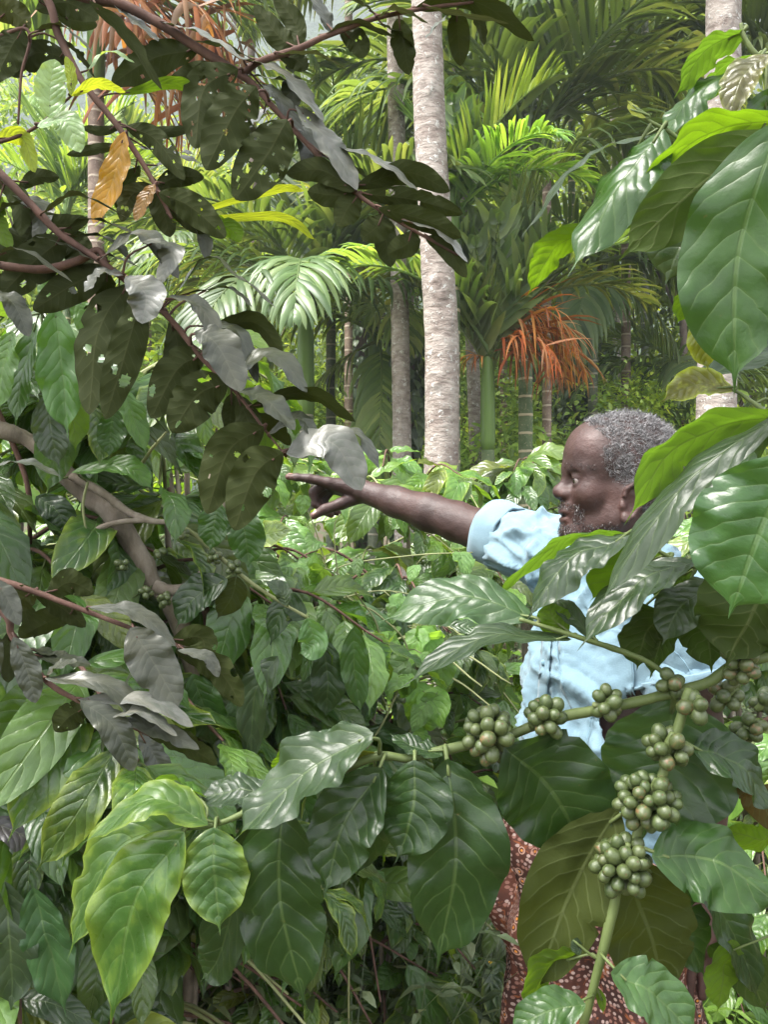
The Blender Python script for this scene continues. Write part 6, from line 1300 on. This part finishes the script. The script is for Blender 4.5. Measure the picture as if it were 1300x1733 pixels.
# collar: a stand and a fall folded over it, open in front
V, Fq = [], []; nph = 56; prof = [(.0, .000, -.022), (.0, .002, .006), (.0, .006, .020), (.0, .012, .017), (.0, .020, .000), (.0, .027, -.020), (.0, .0245, -.021), (.0, .017, -.002), (.0, .008, .010)]
nc = HP(1054, 962); nd = unit(np.array((-.16, 0, 1.0)))
for i in range(nph + 1):
    ph = math.radians(28 + 304 * i / nph); n = math.cos(ph) * fdir + math.sin(ph) * ldir; fr = math.cos(ph)
    for _, o_, z_ in prof: V.append(nc + n * (.064 + o_ * (1.1 + .5 * max(0, fr))) + nd * (z_ * (1.25 + .5 * max(0, fr)) - .020 * max(0, fr) + .012 * max(0, -fr)) + n * .002 * math.sin(5 * ph))
k = len(prof)
Fq = [[i * k + j, i * k + (j + 1) % k, (i + 1) * k + (j + 1) % k, (i + 1) * k + j] for i in range(nph) for j in range(k)]
part('collar', mesh_of('collar', V, Fq, mat=M['shirt']), shirt)
for t in (.12, .32, .52, .72, .9):
    h_ = hit(934 - 26 * t, 1000 + 380 * t, .006)
    if h_ is not None:
        V, f = tube_geo(np.array([h_ + fdir * -.001, h_ + fdir * .002]), [.0055, .005], 12); part('button', mesh_of('button', V, f, mat=M['seam']), shirt)

# ---- printed sarong
def sarong_mat():
    b = NB('printed_cotton'); tc = b.n('ShaderNodeTexCoord'); uv = tc.outputs['UV']
    def vor(s, feat='F1'):
        v = b.n('ShaderNodeTexVoronoi'); v.inputs['Scale'].default_value = s; v.feature = feat; v.voronoi_dimensions = '2D'; v.inputs['Randomness'].default_value = .75; b.l(uv, v.inputs['Vector']); return v
    v1, v2 = vor(120), vor(38); n1 = b.noise(uv, 9, 4)
    c = b.mix(b.smooth(n1.outputs[0], .40, .62), (0.030, 0.012, 0.010), (0.078, 0.026, 0.016))
    n4 = b.noise(uv, 38, 3, .6, 1.2); c = b.mix(b.math('MULTIPLY', b.smooth(n4.outputs[0], .56, .64), .8), c, (0.20, 0.062, 0.02))
    sp = b.n('ShaderNodeSeparateColor'); b.l(v1.outputs['Color'], sp.inputs[0])
    dots = b.math('MULTIPLY', b.math('SUBTRACT', 1.0, b.smooth(v1.outputs['Distance'], .26, .38)), b.smooth(sp.outputs[0], .12, .2))
    ringm = b.math('SUBTRACT', 1.0, b.smooth(b.math('ABSOLUTE', b.math('SUBTRACT', v1.outputs['Distance'], .36)), .03, .07))
    c = b.mix(dots, c, b.mix(b.smooth(sp.outputs[1], .4, .6), (0.30, 0.22, 0.20), (0.20, 0.10, 0.08)))
    ringf = b.math('SUBTRACT', 1.0, b.smooth(b.math('ABSOLUTE', b.math('SUBTRACT', v2.outputs['Distance'], .20)), .018, .05)); s2 = b.n('ShaderNodeSeparateColor'); b.l(v2.outputs['Color'], s2.inputs[0])
    c = b.mix(b.math('MULTIPLY', ringf, b.smooth(s2.outputs[0], .6, .65)), c, (0.34, 0.21, 0.17)); c = b.mix(b.math('MULTIPLY', b.math('SUBTRACT', 1.0, b.smooth(v2.outputs['Distance'], .06, .09)), b.smooth(s2.outputs[0], .6, .65)), c, (0.50, 0.19, 0.03))
    n2 = b.noise(tc.outputs['Object'], 500, 2); return b.done(b.pbr(c, .8, .25, b.bump(n2.outputs[0], .3, .001)))
M['sarong'] = sarong_mat()
nph, nz = 190, 110; V, UVs = [], []
for j in range(nz):
    t = j / (nz - 1); z = 1.045 - t * .93
    for i in range(nph):
        ph = 2 * math.pi * i / nph; fr, la = math.cos(ph), math.sin(ph)
        a0 = np.interp(z, (.1, .5, .8, .92, 1.05), (.19, .165, .150, .148, .128)); b0 = np.interp(z, (.1, .5, .8, .92, 1.05), (.205, .19, .185, .185, .165)); cxx = np.interp(z, (.1, .65, .86, 1.05), (.385, .382, .366, .372))
        fold = .020 * math.sin(9 * ph + 3 * math.sin(2 * ph) + t * 1.5) * (.25 + t) + .010 * math.sin(17 * ph - t * 5 + 2) * (.3 + .7 * t)
        kn = math.exp(-((ph if ph < math.pi else ph - 2 * math.pi) / .9) ** 2)
        dg = math.sin(26 * (z + .10 * (ph if ph < math.pi else ph - 2 * math.pi))) ; fold += kn * (.014 * dg * math.exp(-((z - .88) / .13) ** 2) + .022 * math.exp(-((z - .865) / .045) ** 2) + .014 * math.exp(-((z - .98) / .05) ** 2) - .012 * math.exp(-((z - .77) / .05) ** 2))
        fold += .010 * float(vnoise(np.array((ph * 5, z * 16, 1.0)), 3)) + .006 * float(vnoise(np.array((ph * 14, z * 9 + ph * 4, 5.0)), 3))
        V.append(np.array((cxx, 1.45, z)) + fdir * fr * (a0 + fold) + ldir * la * (b0 + fold)); UVs.append((ph / 6.283 * 1.1, z))
Fq = [[j * nph + i, (j + 1) * nph + i, (j + 1) * nph + (i + 1) % nph, j * nph + (i + 1) % nph] for j in range(nz - 1) for i in range(nph - 1)] + [[j * nph + nph - 1, (j + 1) * nph + nph - 1, (j + 1) * nph, j * nph] for j in range(nz - 1)]
sg = part('sarong', mesh_of('sarong', V, Fq, UVs, mat=M['sarong']), man)
# ------------------------------------------------------------------ weeds and sunlit ground creepers, uncountable
M['weed'] = cloud_material('weed_leaves', [(0, (0.05, 0.075, 0.035)), (.4, (0.10, 0.135, 0.07)), (.8, (0.16, 0.20, 0.11)), (1, (0.22, 0.26, 0.15))], .5, .28, .4)
M['sunny'] = cloud_material('sunlit_leaves', [(0, (0.09, 0.17, 0.03)), (.5, (0.15, 0.26, 0.04)), (1, (0.22, 0.34, 0.08))], .5, .42, .35)  # strong light on the ground cover is put into its leaf colour
M['petal'] = cloud_material('yellow_petals', [(0, (0.7, 0.45, 0.03)), (.7, (0.75, 0.5, 0.05)), (1, (0.6, 0.25, 0.12))], .6, .2, .2)
def weeds(name, label, n, box, hgt, leaf, mat, seed, per=14, wr=.42, dens=None):
    rg = np.random.default_rng(seed); (xa, xb), (ya, yb) = box
    b = np.stack([rg.uniform(xa, xb, n), rg.uniform(ya, yb, n), np.full(n, -.05)], -1)
    if dens is not None: b = b[dens(b)]
    n = len(b); h = hgt * rg.uniform(.5, 1.15, n); ln = rg.normal(size=(n, 2)) * .13
    A = []; D = []; N = []; S_ = []
    SV_, SF = [], []
    base = 0
    tipsP = []
    for k in range(n):
        t = np.linspace(.15, 1, per // 2); a0 = rg.uniform(0, 6.28)
        for q, tt in enumerate(t):
            p = b[k] + (ln[k, 0] * tt ** 2 * h[k] * 2, ln[k, 1] * tt ** 2 * h[k] * 2, tt * h[k])
            for s in (0, math.pi):
                a = a0 + q * 1.57 + s + rg.normal() * .2; A.append(p); D.append((math.cos(a), math.sin(a), .15 - .35 * rg.random())); N.append((rg.normal() * .2, rg.normal() * .2, 1)); S_.append(leaf * (1.15 - .5 * tt) * rg.uniform(.7, 1.3))
        e = b[k] + (ln[k, 0] * h[k] * 2, ln[k, 1] * h[k] * 2, h[k]); tipsP.append(e)
        m = b[k] + (ln[k, 0] * h[k] * .5, ln[k, 1] * h[k] * .5, h[k] * .5); w = .0022
        SV_ += [b[k] + (-w, 0, 0), b[k] + (w, 0, 0), b[k] + (0, w * 1.6, 0), m + (-w, 0, 0), m + (w, 0, 0), m + (0, w * 1.6, 0), e]
        o = k * 7; SF += [[o, o + 1, o + 4], [o, o + 4, o + 3], [o + 1, o + 2, o + 5], [o + 1, o + 5, o + 4], [o + 2, o, o + 3], [o + 2, o + 3, o + 5], [o + 3, o + 4, o + 6], [o + 4, o + 5, o + 6], [o + 5, o + 3, o + 6]]
    V, f = leaf_cloud(np.array(A), np.array(D), np.array(N), np.array(S_), np.array(S_) * wr, .18)
    f = np.vstack([f, np.array(SF) + len(V)]); V = np.vstack([V, np.array(SV_)])
    o = part(name, mesh_of(name, V, f, smooth=False, mat=M[mat])); tag(o, label, 'weeds', kind='stuff')
    return np.array(tipsP)
tips = weeds('weeds', 'low dull green weeds with tiny yellow flowers on the ground', 700, ((-1.4, .3), (1.7, 3.6)), .62, .07, 'weed', 1, 14)
weeds('tall_weeds', 'tall thin weeds with small pale leaves under the drooping coffee leaves', 330, ((-.42, .04), (1.38, 2.0)), .86, .052, 'weed', 7, 18)
weeds('undergrowth', 'leafy undergrowth carpeting the ground between the coffee bushes', 1500, ((-3.2, 3.2), (2.6, 7.5)), .6, .10, 'weed', 2, 12)
weeds('sunlit_creeper', 'bright yellow-green creeping plants in the light beside the blue shirt', 420, ((-.1, .75), (2.3, 3.4)), .95, .085, 'sunny', 3, 16, .75)
weeds('grass_weeds', 'pale narrow weeds on the ground behind the berry stem', 300, ((.5, 1.5), (1.75, 3.2)), .45, .08, 'sunny', 4, 14, .25)
# tiny yellow composite flowers
rgf = np.random.default_rng(5); Pp, Dd, Nn_ = [], [], []
for e in tips[rgf.permutation(len(tips))[:70]]:
    for k in range(6):
        a = k * 1.047; Pp.append(e + (0, 0, .01)); Dd.append((math.cos(a), math.sin(a), .5)); Nn_.append((0, 0, 1))
V, f = leaf_cloud(np.array(Pp), np.array(Dd), np.array(Nn_), .010, .008, .1)
tag(part('flower_heads', mesh_of('flower_heads', V, f, smooth=False, mat=M['petal'])), 'tiny yellow flower heads dotted over the weeds', 'flowers', kind='stuff')
# fallen leaves and twigs
rgf = np.random.default_rng(9); n = 5000; p_ = np.stack([rgf.uniform(-3, 3, n), rgf.uniform(.6, 6, n), rgf.uniform(-.03, .03, n)], -1)
V, f = leaf_cloud(p_, rgf.normal(size=(n, 3)) * (1, 1, .15), rgf.normal(size=(n, 3)) * .4 + (0, 0, 1), rgf.uniform(.06, .15, n), rgf.uniform(.03, .06, n), .2)
M['litter'] = cloud_material('leaf_litter', [(0, (0.05, 0.03, 0.018)), (.5, (0.15, 0.09, 0.05)), (1, (0.30, 0.21, 0.12))], .8, .1, .2)
tag(part('leaf_litter', mesh_of('leaf_litter', V, f, smooth=False, mat=M['litter'])), 'brown fallen leaves littering the ground', 'leaf litter', kind='stuff')

# ------------------------------------------------------------------ haze
hb = NB('haze'); pv = hb.n('ShaderNodeVolumePrincipled'); pv.inputs['Color'].default_value = (0.86, 0.92, 1.0, 1); pv.inputs['Density'].default_value = 0.0024; pv.inputs['Anisotropy'].default_value = 0.2
hb.l(pv.outputs[0], hb.out.inputs['Volume'])
x0, x1, y0, y1, z0, z1 = -430, 430, -20, 445, -12, 300
Vb = [(x, y, z) for z in (z0, z1) for y in (y0, y1) for x in (x0, x1)]
hz = part('haze', mesh_of('haze', Vb, [[0, 2, 3, 1], [4, 5, 7, 6], [0, 1, 5, 4], [2, 6, 7, 3], [0, 4, 6, 2], [1, 3, 7, 5]], smooth=False, mat=hb.m)); tag(hz, 'thin pale haze hanging in the air', 'haze', kind='stuff')
